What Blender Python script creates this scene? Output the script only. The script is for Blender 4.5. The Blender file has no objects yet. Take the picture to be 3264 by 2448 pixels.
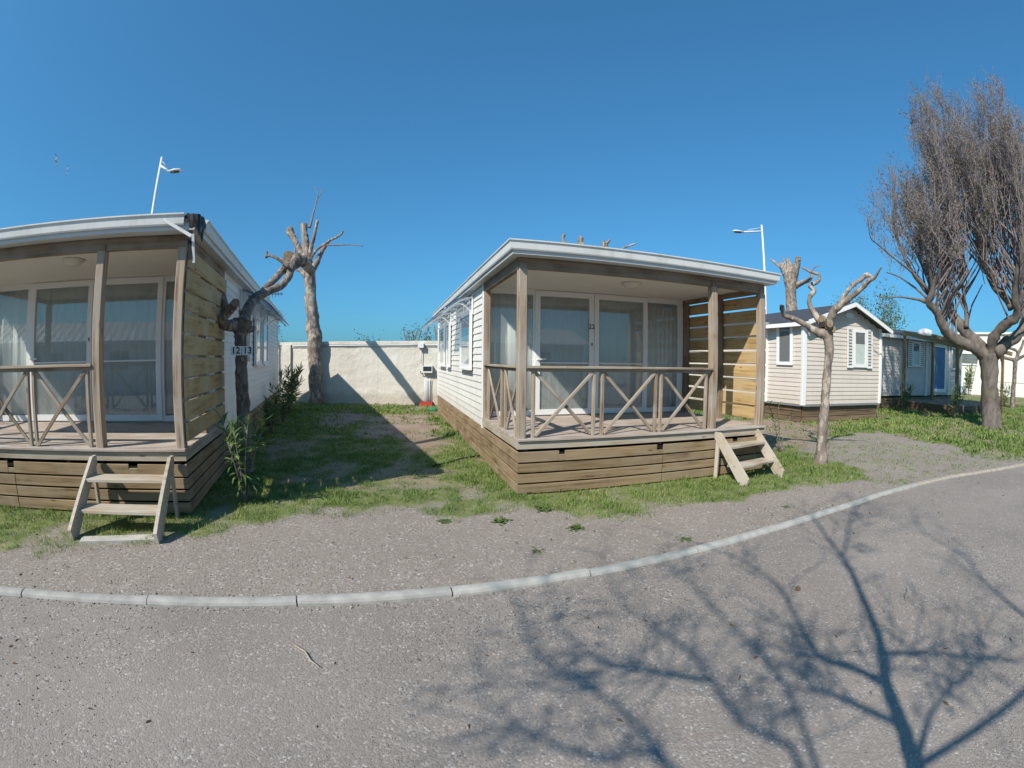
import bpy, bmesh, math, random
import numpy as np
from mathutils import Vector, Matrix

rng = random.Random(11)
nrng = np.random.default_rng(5)
sc = bpy.context.scene
COL = sc.collection

# ---------------------------------------------------------------- camera, sky, sun, exposure
SUN_EL = math.radians(41.0)
SUN_TO = Vector((-0.605, -0.797, 0.0)).normalized()      # horizontal direction towards the sun

cam = bpy.data.cameras.new('camera')
cam_ob = bpy.data.objects.new('camera', cam)
COL.objects.link(cam_ob)
cam.type = 'PANO'                                         # a wide action-camera lens: equidistant, 123 degrees across
cam.sensor_fit = 'HORIZONTAL'
cam.sensor_width = 36.0
F_MM = 1523.2 / 3264 * 36.0
cam.lens = F_MM
cy = cam if hasattr(cam, "panorama_type") else cam.cycles
cy.panorama_type = 'FISHEYE_LENS_POLYNOMIAL'
cy.fisheye_fov = math.radians(175)
cy.fisheye_polynomial_k0 = 0.0
cy.fisheye_polynomial_k1 = -1.0 / F_MM
cy.fisheye_polynomial_k2 = 0.0
cy.fisheye_polynomial_k3 = 0.0
cy.fisheye_polynomial_k4 = 0.0
cam.clip_start = 0.05
cam.clip_end = 6000
cam_ob.matrix_world = (Matrix.Translation((0, 0, 1.6)) @ Matrix.Rotation(math.pi / 2 - 0.0509, 4, 'X')
                       @ Matrix.Rotation(0.0096, 4, 'Z'))
sc.camera = cam_ob

world = bpy.data.worlds.new('World')
sc.world = world
world.use_nodes = True
nt = world.node_tree
nt.nodes.clear()
wo = nt.nodes.new('ShaderNodeOutputWorld')
bg = nt.nodes.new('ShaderNodeBackground')
sky = nt.nodes.new('ShaderNodeTexSky')
sky.sky_type = 'NISHITA'
sky.sun_disc = False
sky.sun_elevation = SUN_EL
sky.sun_rotation = math.atan2(SUN_TO.x, SUN_TO.y)
sky.altitude = 0.0
sky.air_density = 1.0
sky.dust_density = 1.3
sky.ozone_density = 6.0
bg.inputs['Strength'].default_value = 0.106
gm = nt.nodes.new('ShaderNodeGamma')                     # the camera's even, saturated rendering of a clear sky
gm.inputs[1].default_value = 0.7
tint = nt.nodes.new('ShaderNodeMix')
tint.data_type = 'RGBA'
tint.blend_type = 'MULTIPLY'
tint.inputs['Factor'].default_value = 1.0
tint.inputs['B'].default_value = (0.46, 1.15, 1.52, 1)
nt.links.new(sky.outputs[0], gm.inputs[0])
nt.links.new(gm.outputs[0], tint.inputs['A'])
nt.links.new(tint.outputs['Result'], bg.inputs[0])
nt.links.new(bg.outputs[0], wo.inputs[0])

sl = bpy.data.lights.new('sun', 'SUN')
sl.energy = 3.9
sl.angle = math.radians(0.53)
sl.color = (1.0, 0.93, 0.82)
so = bpy.data.objects.new('sun', sl)
COL.objects.link(so)
sun_dir = Vector((SUN_TO.x * math.cos(SUN_EL), SUN_TO.y * math.cos(SUN_EL), math.sin(SUN_EL)))
so.rotation_euler = sun_dir.to_track_quat('Z', 'Y').to_euler()
so.location = sun_dir * 60

vs = sc.view_settings
vs.view_transform = 'Standard'
vs.look = 'None'
vs.exposure = 0.53
vs.gamma = 1.0
vs.use_curve_mapping = False
sc.cycles.use_denoising = True
sc.cycles.max_bounces = 8
sc.cycles.transparent_max_bounces = 16
sc.cycles.sample_clamp_indirect = 4.0
try:
    sc.cycles.denoiser = 'OPENIMAGEDENOISE'
except Exception:
    pass

# ---------------------------------------------------------------- materials
MATS = {}


def nodes_of(name):
    m = bpy.data.materials.new(name)
    m.use_nodes = True
    n = m.node_tree.nodes
    return m, n, m.node_tree.links, n['Principled BSDF']


def ramp(n, stops, interp='LINEAR'):
    r = n.new('ShaderNodeValToRGB')
    r.color_ramp.interpolation = interp
    e = r.color_ramp.elements
    while len(e) < len(stops):
        e.new(0.5)
    for i, (p, c) in enumerate(stops):
        e[i].position = p
        e[i].color = (c[0], c[1], c[2], 1) if not isinstance(c, (int, float)) else (c, c, c, 1)
    return r


def mixc(n, l, fac, a, b, mode='MIX'):
    m = n.new('ShaderNodeMix')
    m.data_type = 'RGBA'
    m.blend_type = mode
    for sock, v in ((m.inputs['Factor'], fac), (m.inputs['A'], a), (m.inputs['B'], b)):
        if hasattr(v, 'is_output') or hasattr(v, 'links'):
            l.new(v, sock)
        elif isinstance(v, (int, float)):
            sock.default_value = v
        else:
            sock.default_value = (v[0], v[1], v[2], 1)
    return m.outputs['Result']


def noise(n, l, vec, scale, detail=4, rough=0.55):
    t = n.new('ShaderNodeTexNoise')
    t.inputs['Scale'].default_value = scale
    t.inputs['Detail'].default_value = detail
    t.inputs['Roughness'].default_value = rough
    if vec is not None:
        l.new(vec, t.inputs['Vector'])
    return t


def mathn(n, l, op, a, b=None, c=None):
    m = n.new('ShaderNodeMath')
    m.operation = op
    for i, v in enumerate((a, b, c)):
        if v is None:
            continue
        if isinstance(v, (int, float)):
            m.inputs[i].default_value = v
        else:
            l.new(v, m.inputs[i])
    return m.outputs[0]


def bump(n, l, b, h, strength=0.4, dist=0.01):
    bp = n.new('ShaderNodeBump')
    bp.inputs['Strength'].default_value = strength
    bp.inputs['Distance'].default_value = dist
    l.new(h, bp.inputs['Height'])
    l.new(bp.outputs[0], b.inputs['Normal'])


def wood(name, light, dark, vary=0.25, rough=0.8, knots=0.8, grey=None):
    """Sawn timber: grain runs along each piece's own X axis; each piece has its own tone."""
    m, n, l, b = nodes_of(name)
    tc = n.new('ShaderNodeTexCoord')
    oi = n.new('ShaderNodeObjectInfo')
    off = n.new('ShaderNodeVectorMath')
    off.operation = 'MULTIPLY_ADD'
    l.new(oi.outputs['Random'], off.inputs[0])
    off.inputs[1].default_value = (37.0, 11.0, 5.0)
    l.new(tc.outputs['Object'], off.inputs[2])
    mp = n.new('ShaderNodeMapping')
    mp.inputs['Scale'].default_value = (1.3, 26, 26)
    l.new(off.outputs[0], mp.inputs['Vector'])
    g = noise(n, l, mp.outputs[0], 1.0, 6, 0.62)
    big = noise(n, l, off.outputs[0], 2.2, 3)
    r = ramp(n, [(0.34, [x * 0.8 for x in dark]), (0.50, [(a + c) / 2 for a, c in zip(light, dark)]), (0.66, light)])
    l.new(g.outputs['Fac'], r.inputs[0])
    tone = mathn(n, l, 'MULTIPLY_ADD', oi.outputs['Random'], vary * 2, 1 - vary)
    c = n.new('ShaderNodeVectorMath')
    c.operation = 'SCALE'
    l.new(r.outputs[0], c.inputs[0])
    l.new(tone, c.inputs['Scale'])
    col = c.outputs[0]
    if grey is not None:
        gr = ramp(n, [(0.40, 0.0), (0.66, 1.0)])
        l.new(big.outputs['Fac'], gr.inputs[0])
        col = mixc(n, l, gr.outputs[0], col, grey)
    # knots
    mk = n.new('ShaderNodeMapping')
    mk.inputs['Scale'].default_value = (2.4, 8.0, 8.0)
    l.new(off.outputs[0], mk.inputs['Vector'])
    v = n.new('ShaderNodeTexVoronoi')
    v.inputs['Scale'].default_value = 1.0
    l.new(mk.outputs[0], v.inputs['Vector'])
    kr = ramp(n, [(0.05, 1.0), (0.13, 0.0)])
    l.new(v.outputs['Distance'], kr.inputs[0])
    kf = mathn(n, l, 'MULTIPLY', kr.outputs[0], knots)
    col = mixc(n, l, kf, col, [x * 0.42 for x in dark])
    l.new(col, b.inputs['Base Color'])
    b.inputs['Roughness'].default_value = rough
    b.inputs['Specular IOR Level'].default_value = 0.25
    bump(n, l, b, g.outputs['Fac'], 0.35, 0.004)
    MATS[name] = m
    return m


def plain(name, col, rough=0.6, vary=0.0, nscale=6.0, ndark=0.85, spec=0.3, metal=0.0, bmp=0.0, bscale=60, tone=0.0):
    m, n, l, b = nodes_of(name)
    tc = n.new('ShaderNodeTexCoord')
    t = noise(n, l, tc.outputs['Object'], nscale, 5)
    r = ramp(n, [(0.3, [x * ndark for x in col]), (0.7, col)])
    l.new(t.outputs['Fac'], r.inputs[0])
    out = r.outputs[0]
    if tone:
        oi = n.new('ShaderNodeObjectInfo')
        tn = mathn(n, l, 'MULTIPLY_ADD', oi.outputs['Random'], tone * 2, 1 - tone)
        c = n.new('ShaderNodeVectorMath')
        c.operation = 'SCALE'
        l.new(out, c.inputs[0])
        l.new(tn, c.inputs['Scale'])
        out = c.outputs[0]
    l.new(out, b.inputs['Base Color'])
    b.inputs['Roughness'].default_value = rough
    b.inputs['Specular IOR Level'].default_value = spec
    b.inputs['Metallic'].default_value = metal
    if bmp:
        t2 = noise(n, l, tc.outputs['Object'], bscale, 4)
        bump(n, l, b, t2.outputs['Fac'], bmp, 0.01)
    MATS[name] = m
    return m


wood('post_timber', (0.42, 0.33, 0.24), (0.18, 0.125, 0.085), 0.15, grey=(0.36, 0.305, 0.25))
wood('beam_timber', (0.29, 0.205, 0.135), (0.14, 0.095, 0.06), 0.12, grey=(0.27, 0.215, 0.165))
wood('rim_timber', (0.46, 0.38, 0.285), (0.26, 0.20, 0.14), 0.12, grey=(0.42, 0.37, 0.30))
wood('deck_timber', (0.46, 0.38, 0.32), (0.27, 0.205, 0.16), 0.16, knots=0.5, grey=(0.44, 0.39, 0.35))
wood('skirt_timber', (0.33, 0.232, 0.13), (0.15, 0.098, 0.048), 0.18, grey=(0.29, 0.22, 0.14))
wood('screen_timber', (0.53, 0.37, 0.175), (0.33, 0.205, 0.08), 0.14, knots=1.0, grey=(0.48, 0.36, 0.20))
wood('step_timber', (0.50, 0.42, 0.32), (0.34, 0.265, 0.185), 0.10, grey=(0.48, 0.43, 0.36))
wood('pergola_timber', (0.36, 0.26, 0.13), (0.22, 0.15, 0.07), 0.15)
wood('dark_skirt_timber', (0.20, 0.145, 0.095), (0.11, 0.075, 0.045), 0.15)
plain('white_frame', (0.76, 0.76, 0.75), 0.4, nscale=2.0, ndark=0.95)
plain('roof_sheet', (0.62, 0.63, 0.64), 0.5, nscale=1.5, ndark=0.8)
plain('ceiling_white', (0.70, 0.67, 0.62), 0.7, nscale=1.2, ndark=0.94)
plain('slate_roof', (0.075, 0.078, 0.09), 0.75, nscale=9.0, ndark=0.6, bmp=0.3, bscale=30)
plain('dark_void', (0.012, 0.011, 0.01), 0.9)  # near-black that stands in for unlit space under floors and behind panes
plain('interior_wall', (0.42, 0.40, 0.37), 0.8)
plain('terracotta', (0.36, 0.13, 0.085), 0.6, nscale=14.0, ndark=0.6)
plain('lamp_glass', (0.62, 0.62, 0.55), 0.25, spec=0.5)
plain('metal_grey', (0.45, 0.46, 0.47), 0.4, metal=0.7)
plain('pole_white', (0.70, 0.72, 0.74), 0.4)
plain('black_print', (0.012, 0.012, 0.014), 0.6)
plain('dark_plastic', (0.03, 0.032, 0.036), 0.4, spec=0.5)
plain('torn_membrane', (0.02, 0.02, 0.022), 0.6, nscale=12, ndark=0.3)
plain('red_paint', (0.45, 0.05, 0.03), 0.6)
plain('green_plastic', (0.03, 0.22, 0.09), 0.5)
plain('blue_door', (0.03, 0.17, 0.36), 0.35, nscale=1.5, ndark=0.7)
plain('shutter_white', (0.78, 0.78, 0.77), 0.5)
plain('concrete', (0.44, 0.425, 0.385), 0.9, nscale=9, ndark=0.68, bmp=0.25, bscale=90, tone=0.05)
plain('edging', (0.40, 0.35, 0.29), 0.9, nscale=10, ndark=0.7, bmp=0.3, bscale=60)
plain('slab_concrete', (0.52, 0.49, 0.43), 0.9, nscale=8, ndark=0.75, bmp=0.3, bscale=70)
plain('gull_feather', (0.34, 0.28, 0.26), 0.8)
plain('gull_dark', (0.10, 0.09, 0.09), 0.8)
plain('curtain_cloth', (0.84, 0.85, 0.81), 0.9, nscale=4, ndark=0.9)
plain('far_white', (0.72, 0.69, 0.63), 0.8, nscale=0.6, ndark=0.93)
plain('dry_leaf', (0.16, 0.10, 0.05), 0.9, nscale=20, ndark=0.5)
plain('cable_black', (0.02, 0.02, 0.02), 0.5)


def weathered(name, col, rough, streak=0.5, dirt=(0.42, 0.38, 0.31), low=0.9, tone=0.03):
    """Painted cladding with faint runs of grime and a dusty foot."""
    m, n, l, b = nodes_of(name)
    geo = n.new('ShaderNodeNewGeometry')
    mp = n.new('ShaderNodeMapping')
    mp.inputs['Scale'].default_value = (7.0, 7.0, 0.55)
    l.new(geo.outputs['Position'], mp.inputs['Vector'])
    a = noise(n, l, mp.outputs[0], 1.0, 5, 0.6)
    r = ramp(n, [(0.50, 0.0), (0.78, streak)])
    l.new(a.outputs['Fac'], r.inputs[0])
    big = noise(n, l, geo.outputs['Position'], 1.7, 4)
    br = ramp(n, [(0.35, [c * 0.93 for c in col]), (0.7, col)])
    l.new(big.outputs['Fac'], br.inputs[0])
    oi = n.new('ShaderNodeObjectInfo')
    tn = mathn(n, l, 'MULTIPLY_ADD', oi.outputs['Random'], tone * 2, 1 - tone)
    c = n.new('ShaderNodeVectorMath')
    c.operation = 'SCALE'
    l.new(br.outputs[0], c.inputs[0])
    l.new(tn, c.inputs['Scale'])
    col1 = mixc(n, l, r.outputs[0], c.outputs[0], dirt)
    sx = n.new('ShaderNodeSeparateXYZ')
    l.new(geo.outputs['Position'], sx.inputs[0])
    nz = noise(n, l, geo.outputs['Position'], 5.0, 5)
    z = mathn(n, l, 'MULTIPLY_ADD', nz.outputs['Fac'], -0.7, sx.outputs['Z'])
    lr = ramp(n, [(0.12, 0.5), (low - 0.35, 0.0)])
    l.new(z, lr.inputs[0])
    l.new(mixc(n, l, lr.outputs[0], col1, dirt), b.inputs['Base Color'])
    b.inputs['Roughness'].default_value = rough
    b.inputs['Specular IOR Level'].default_value = 0.3
    MATS[name] = m


def plaster():
    m, n, l, b = nodes_of('plaster')
    tc = n.new('ShaderNodeTexCoord')
    a = noise(n, l, tc.outputs['Object'], 0.7, 5)
    r = ramp(n, [(0.3, (0.56, 0.52, 0.46)), (0.7, (0.66, 0.63, 0.57))])
    l.new(a.outputs['Fac'], r.inputs[0])
    # grime rising from the foot of the wall
    sx = n.new('ShaderNodeSeparateXYZ')
    l.new(tc.outputs['Object'], sx.inputs[0])
    st = noise(n, l, tc.outputs['Object'], 3.0, 5)
    z = mathn(n, l, 'MULTIPLY_ADD', st.outputs['Fac'], -0.5, sx.outputs['Z'])
    fr = ramp(n, [(0.0, 0.55), (0.25, 0.0)])
    l.new(z, fr.inputs[0])
    mpw = n.new('ShaderNodeMapping')
    mpw.inputs['Scale'].default_value = (5.0, 5.0, 0.45)
    l.new(tc.outputs['Object'], mpw.inputs['Vector'])
    sw = noise(n, l, mpw.outputs[0], 1.0, 5, 0.6)
    swr = ramp(n, [(0.52, 0.0), (0.75, 0.45)])
    l.new(sw.outputs['Fac'], swr.inputs[0])
    col = mixc(n, l, swr.outputs[0], r.outputs[0], (0.46, 0.42, 0.36))
    col = mixc(n, l, fr.outputs[0], col, (0.36, 0.31, 0.25))
    l.new(col, b.inputs['Base Color'])
    b.inputs['Roughness'].default_value = 0.9
    b.inputs['Specular IOR Level'].default_value = 0.15
    h = noise(n, l, tc.outputs['Object'], 5.5, 6, 0.6)
    hr = ramp(n, [(0.42, 0.0), (0.60, 1.0)])
    l.new(h.outputs['Fac'], hr.inputs[0])
    bump(n, l, b, hr.outputs[0], 0.35, 0.02)
    MATS['plaster'] = m


def bark(name, light, dark, scale=7.0, moss=None, flake=None):
    m, n, l, b = nodes_of(name)
    tc = n.new('ShaderNodeTexCoord')
    mp = n.new('ShaderNodeMapping')
    mp.inputs['Scale'].default_value = (1, 1, 0.55)
    l.new(tc.outputs['Object'], mp.inputs['Vector'])
    a = noise(n, l, mp.outputs[0], scale, 6, 0.6)
    r = ramp(n, [(0.32, dark), (0.5, [(x + y) / 2 for x, y in zip(light, dark)]), (0.68, light)])
    l.new(a.outputs['Fac'], r.inputs[0])
    fine = noise(n, l, tc.outputs['Object'], scale * 6, 5, 0.7)
    fl = ramp(n, [(0.40, 0.0), (0.62, 1.0)])
    l.new(fine.outputs['Fac'], fl.inputs[0])
    col = mixc(n, l, mathn(n, l, 'MULTIPLY', fl.outputs[0], 0.45), r.outputs[0], [x * 0.75 for x in dark])
    if flake:                                         # plates where the bark has come away
        fk = noise(n, l, mp.outputs[0], scale * 1.7, 3, 0.5)
        fkr = ramp(n, [(0.545, 0.0), (0.575, 0.75)])
        l.new(fk.outputs['Fac'], fkr.inputs[0])
        col = mixc(n, l, fkr.outputs[0], col, flake)
        dk = noise(n, l, mp.outputs[0], scale * 1.1, 3, 0.5)
        dkr = ramp(n, [(0.60, 0.0), (0.63, 0.7)])
        l.new(dk.outputs['Fac'], dkr.inputs[0])
        col = mixc(n, l, dkr.outputs[0], col, [x * 0.7 for x in dark])
    if moss:
        mm = noise(n, l, tc.outputs['Object'], 2.0, 4)
        mr = ramp(n, [(0.5, 0.0), (0.65, 0.7)])
        l.new(mm.outputs['Fac'], mr.inputs[0])
        col = mixc(n, l, mr.outputs[0], col, moss)
    l.new(col, b.inputs['Base Color'])
    b.inputs['Roughness'].default_value = 0.9
    b.inputs['Specular IOR Level'].default_value = 0.15
    h = mathn(n, l, 'ADD', a.outputs['Fac'], mathn(n, l, 'MULTIPLY', fine.outputs['Fac'], 0.4))
    bump(n, l, b, h, 0.7, 0.03)
    MATS[name] = m


def leafmat(name, c1, c2, c3=None, rough=0.6, trans=0.25):
    m, n, l, b = nodes_of(name)
    at = n.new('ShaderNodeAttribute')
    at.attribute_name = 'tone'
    st = [(0.0, c1), (0.6, c2)] + ([(1.0, c3)] if c3 else [])
    r = ramp(n, st)
    l.new(at.outputs['Fac'], r.inputs[0])
    l.new(r.outputs[0], b.inputs['Base Color'])
    b.inputs['Roughness'].default_value = rough
    b.inputs['Specular IOR Level'].default_value = 0.25
    tr = n.new('ShaderNodeBsdfTranslucent')
    l.new(r.outputs[0], tr.inputs[0])
    mx = n.new('ShaderNodeMixShader')
    mx.inputs[0].default_value = trans
    out = n['Material Output']
    l.new(b.outputs[0], mx.inputs[1])
    l.new(tr.outputs[0], mx.inputs[2])
    l.new(mx.outputs[0], out.inputs[0])
    MATS[name] = m


def glass(name, tint, ior=1.7, rough=0.0, haze=0.0):
    m, n, l, b = nodes_of(name)
    n.remove(b)
    t = n.new('ShaderNodeBsdfTransparent')
    t.inputs[0].default_value = (*tint, 1)
    g = n.new('ShaderNodeBsdfGlossy')
    g.inputs['Roughness'].default_value = rough
    g.inputs[0].default_value = (0.95, 0.97, 1, 1)
    r0 = ((ior - 1) / (ior + 1)) ** 2                 # Schlick: the same on both faces of the pane
    lw = n.new('ShaderNodeLayerWeight')
    lw.inputs[0].default_value = 0.5
    fac = mathn(n, l, 'MULTIPLY_ADD', mathn(n, l, 'POWER', lw.outputs['Facing'], 5.0), 1 - r0, r0)
    mx = n.new('ShaderNodeMixShader')
    l.new(fac, mx.inputs[0])
    l.new(t.outputs[0], mx.inputs[1])
    l.new(g.outputs[0], mx.inputs[2])
    out = mx.outputs[0]
    if haze:                                          # pale dusty haze mixed into the pane colour to lighten it
        df = n.new('ShaderNodeBsdfDiffuse')
        df.inputs[0].default_value = (0.62, 0.64, 0.62, 1)
        m2 = n.new('ShaderNodeMixShader')
        m2.inputs[0].default_value = haze
        l.new(out, m2.inputs[1])
        l.new(df.outputs[0], m2.inputs[2])
        out = m2.outputs[0]
    l.new(out, n['Material Output'].inputs[0])
    MATS[name] = m


plaster()
weathered('white_siding', (0.75, 0.735, 0.69), 0.5, 0.30)
weathered('gutter_white', (0.66, 0.655, 0.63), 0.45, 0.55)
weathered('beige_siding', (0.60, 0.535, 0.475), 0.55, 0.22)
weathered('pink_siding', (0.64, 0.585, 0.54), 0.55, 0.25)
bark('plane_bark', (0.36, 0.30, 0.255), (0.17, 0.135, 0.115), 5.0, flake=(0.46, 0.40, 0.33))
bark('grey_bark', (0.27, 0.22, 0.19), (0.12, 0.095, 0.08), 8.0, flake=(0.33, 0.28, 0.24))
bark('tamarisk_bark', (0.22, 0.19, 0.17), (0.09, 0.075, 0.065), 7.0, moss=(0.20, 0.17, 0.13))
bark('cut_wood', (0.36, 0.27, 0.18), (0.16, 0.11, 0.07), 12.0)
plain('twig_bark', (0.27, 0.225, 0.22), 0.9, nscale=8, ndark=0.6)
leafmat('grass_blade', (0.12, 0.195, 0.045), (0.21, 0.285, 0.075), (0.42, 0.39, 0.18))
leafmat('weed_leaf', (0.07, 0.12, 0.03), (0.14, 0.20, 0.06))
leafmat('oleander_leaf', (0.05, 0.10, 0.03), (0.11, 0.19, 0.06), (0.22, 0.28, 0.09))
leafmat('tamarisk_leaf', (0.26, 0.21, 0.235), (0.34, 0.28, 0.27), (0.27, 0.27, 0.15), trans=0.45)
leafmat('pale_leaf', (0.07, 0.10, 0.04), (0.15, 0.19, 0.08))
glass('pane_glass', (0.93, 0.95, 0.95), 1.62, haze=0.125)
glass('awning_glass', (0.60, 0.65, 0.70), 1.5, 0.1)
leafmat('stone_chip', (0.20, 0.178, 0.16), (0.275, 0.245, 0.22), (0.50, 0.46, 0.42), rough=0.9, trans=0.0)

# ---------------------------------------------------------------- building helpers
def tag(o, label=None, cat=None, group=None, kind=None):
    if label: o['label'] = label
    if cat: o['category'] = cat
    if group: o['group'] = group
    if kind: o['kind'] = kind
    return o


def empty(name, loc=(0, 0, 0), rz=0.0, parent=None):
    o = bpy.data.objects.new(name, None)
    o.empty_display_size = 0.2
    COL.objects.link(o)
    o.parent = parent
    o.location = loc
    o.rotation_euler = (0, 0, rz)
    return o


def thing(name, label, cat, loc=(0, 0, 0), rz=0.0, group=None):
    return tag(empty(name, loc, rz), label, cat, group)


def link(name, me, parent=None, mw=None):
    o = bpy.data.objects.new(name, me)
    COL.objects.link(o)
    o.parent = parent
    if mw is not None:
        o.matrix_local = mw
    return o


def mesh(name, verts, faces, mat, parent=None, smooth=False, mats=None, fm=None):
    me = bpy.data.meshes.new(name)
    me.from_pydata([tuple(v) for v in verts], [], faces)
    for mm in (mats or [mat]):
        me.materials.append(MATS[mm])
    if fm:
        me.polygons.foreach_set('material_index', fm)
    if smooth:
        me.polygons.foreach_set('use_smooth', [True] * len(me.polygons))
    me.update()
    return link(name, me, parent)


class MB:
    """Collects boxes, bars and tubes that belong to ONE part."""
    def __init__(self):
        self.v, self.f = [], []

    def add(self, v, f):
        k = len(self.v)
        self.v += [tuple(p) for p in v]
        self.f += [tuple(i + k for i in q) for q in f]
        return self

    def box(self, a, b):
        x0, y0, z0 = a
        x1, y1, z1 = b
        return self.add([(x0, y0, z0), (x1, y0, z0), (x1, y1, z0), (x0, y1, z0), (x0, y0, z1), (x1, y0, z1), (x1, y1, z1), (x0, y1, z1)],
                        [(0, 3, 2, 1), (4, 5, 6, 7), (0, 1, 5, 4), (1, 2, 6, 5), (2, 3, 7, 6), (3, 0, 4, 7)])

    def tube(self, pts, rad, seg=8):
        v, f = tube(pts, rad, seg)
        return self.add(v, f)

    def build(self, name, mat, parent=None, smooth=False):
        return mesh(name, self.v, self.f, mat, parent, smooth)


def tube(pts, rad, seg=8, wob=0.0, rs=None, cap=True):
    pts = [Vector(p) for p in pts]
    v, f = [], []
    n = len(pts)
    ref = Vector((0.3, 0.9, 0.2)).normalized()
    u = None
    for i, p in enumerate(pts):
        d = (pts[min(i + 1, n - 1)] - pts[max(i - 1, 0)])
        d = d.normalized() if d.length > 1e-6 else Vector((0, 0, 1))
        if u is None:
            u = d.cross(ref)
            if u.length < 0.1:
                u = d.cross(Vector((1, 0, 0)))
        u = (u - d * u.dot(d)).normalized()
        w = d.cross(u)
        r = rad[i] if isinstance(rad, (list, tuple)) else rad
        for k in range(seg):
            a = 2 * math.pi * k / seg
            rr = r * (1 + (rs.uniform(-wob, wob) if rs else 0))
            v.append(p + (u * math.cos(a) + w * math.sin(a)) * rr)
    for i in range(n - 1):
        for k in range(seg):
            a, b = i * seg + k, i * seg + (k + 1) % seg
            f.append((a, b, b + seg, a + seg))
    if cap:
        f.append(tuple(range(seg - 1, -1, -1)))
        f.append(tuple(range((n - 1) * seg, n * seg)))
    return v, f


CACHE = {}


def frame(p0, p1, up):
    p0, p1 = Vector(p0), Vector(p1)
    x = (p1 - p0).normalized()
    z = Vector(up)
    z = (z - x * z.dot(x)).normalized()
    y = z.cross(x)
    m = Matrix((x, y, z)).transposed().to_4x4()
    m.translation = (p0 + p1) / 2
    return m, (p1 - p0).length


def bar(name, p0, p1, w, h, mat, parent, up=(0, 0, 1), ch=0.004, pre=None):
    """A sawn piece from p0 to p1 (axis), w wide, h high, with eased edges. Its own X axis is its length."""
    m, L = frame(p0, p1, up)
    key = (round(L, 3), round(w, 4), round(h, 4), ch, mat)
    me = CACHE.get(key)
    if me is None:
        a, b = w / 2, h / 2
        c = min(ch, a * 0.6, b * 0.6)
        o = [(-a + c, -b), (a - c, -b), (a, -b + c), (a, b - c), (a - c, b), (-a + c, b), (-a, b - c), (-a, -b + c)]
        v = [(-L / 2, y, z) for y, z in o] + [(L / 2, y, z) for y, z in o]
        f = [(i, (i + 1) % 8, (i + 1) % 8 + 8, i + 8) for i in range(8)] + [tuple(range(7, -1, -1)), tuple(range(8, 16))]
        me = bpy.data.meshes.new(name)
        me.from_pydata(v, [], f)
        me.materials.append(MATS[mat])
        CACHE[key] = me
    return link(name, me, parent, m if pre is None else pre @ m)


def lap(name, p0, p1, h, mat, parent, out):
    """One lap-siding board from p0 to p1 (its lower back edge line); out = outward normal."""
    p0, p1, out = Vector(p0), Vector(p1), Vector(out)
    x = (p1 - p0).normalized()
    z = Vector((0, 0, 1))
    y = z.cross(x)
    s = 1 if y.dot(out) > 0 else -1
    L = (p1 - p0).length
    key = ('lap', round(L, 3), round(h, 4), s, mat)
    me = CACHE.get(key)
    if me is None:
        pr = [(0, 0), (s * 0.021, 0.0), (s * 0.022, 0.007), (s * 0.005, h), (0, h)]
        k = len(pr)
        v = [(-L / 2, a, b) for a, b in pr] + [(L / 2, a, b) for a, b in pr]
        f = [(i, (i + 1) % k, (i + 1) % k + k, i + k) for i in range(k)] + [tuple(range(k - 1, -1, -1)), tuple(range(k, 2 * k))]
        me = bpy.data.meshes.new(name)
        me.from_pydata(v, [], f)
        me.materials.append(MATS[mat])
        CACHE[key] = me
    m = Matrix((x, y, z)).transposed().to_4x4()
    m.translation = (p0 + p1) / 2
    return link(name, me, parent, m)


def sweep(name, path, prof, mat, parent, left=True):
    """Extrudes profile [(out, z)] along a horizontal path with mitred corners; out points to the left (or right) of travel."""
    P = [Vector((p[0], p[1])) for p in path]
    n, k = len(P), len(prof)
    s = 1 if left else -1
    v, f = [], []
    for i in range(n):
        d0 = (P[i] - P[i - 1]).normalized() if i else (P[1] - P[0]).normalized()
        d1 = (P[i + 1] - P[i]).normalized() if i < n - 1 else d0
        n0, n1 = Vector((-d0.y, d0.x)) * s, Vector((-d1.y, d1.x)) * s
        mm = (n0 + n1)
        mm = mm / max(mm.dot(n0), 1e-6)
        for o, z in prof:
            v.append((P[i].x + mm.x * o, P[i].y + mm.y * o, path[i][2] + z))
    for i in range(n - 1):
        for j in range(k):
            a, b = i * k + j, i * k + (j + 1) % k
            f.append((a, b, b + k, a + k))
    f.append(tuple(range(k - 1, -1, -1)))
    f.append(tuple(range((n - 1) * k, n * k)))
    o = mesh(name, v, f, mat, parent)
    bm = bmesh.new()
    bm.from_mesh(o.data)
    bmesh.ops.recalc_face_normals(bm, faces=bm.faces)
    bm.to_mesh(o.data)
    bm.free()
    return o


def text_mesh(name, body, size, mat, parent, mw, depth=0.0015, bold=0.0):
    c = bpy.data.curves.new(name + '_curve', 'FONT')
    c.body = body
    c.size = size
    c.align_x = 'CENTER'
    c.align_y = 'CENTER'
    c.extrude = depth
    c.offset = bold
    t = bpy.data.objects.new(name + '_curve', c)
    COL.objects.link(t)
    dg = bpy.context.evaluated_depsgraph_get()
    me = bpy.data.meshes.new_from_object(t.evaluated_get(dg))
    bpy.data.objects.remove(t)
    bpy.data.curves.remove(c)
    me.materials.clear()
    me.materials.append(MATS[mat])
    return link(name, me, parent, mw)


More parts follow.
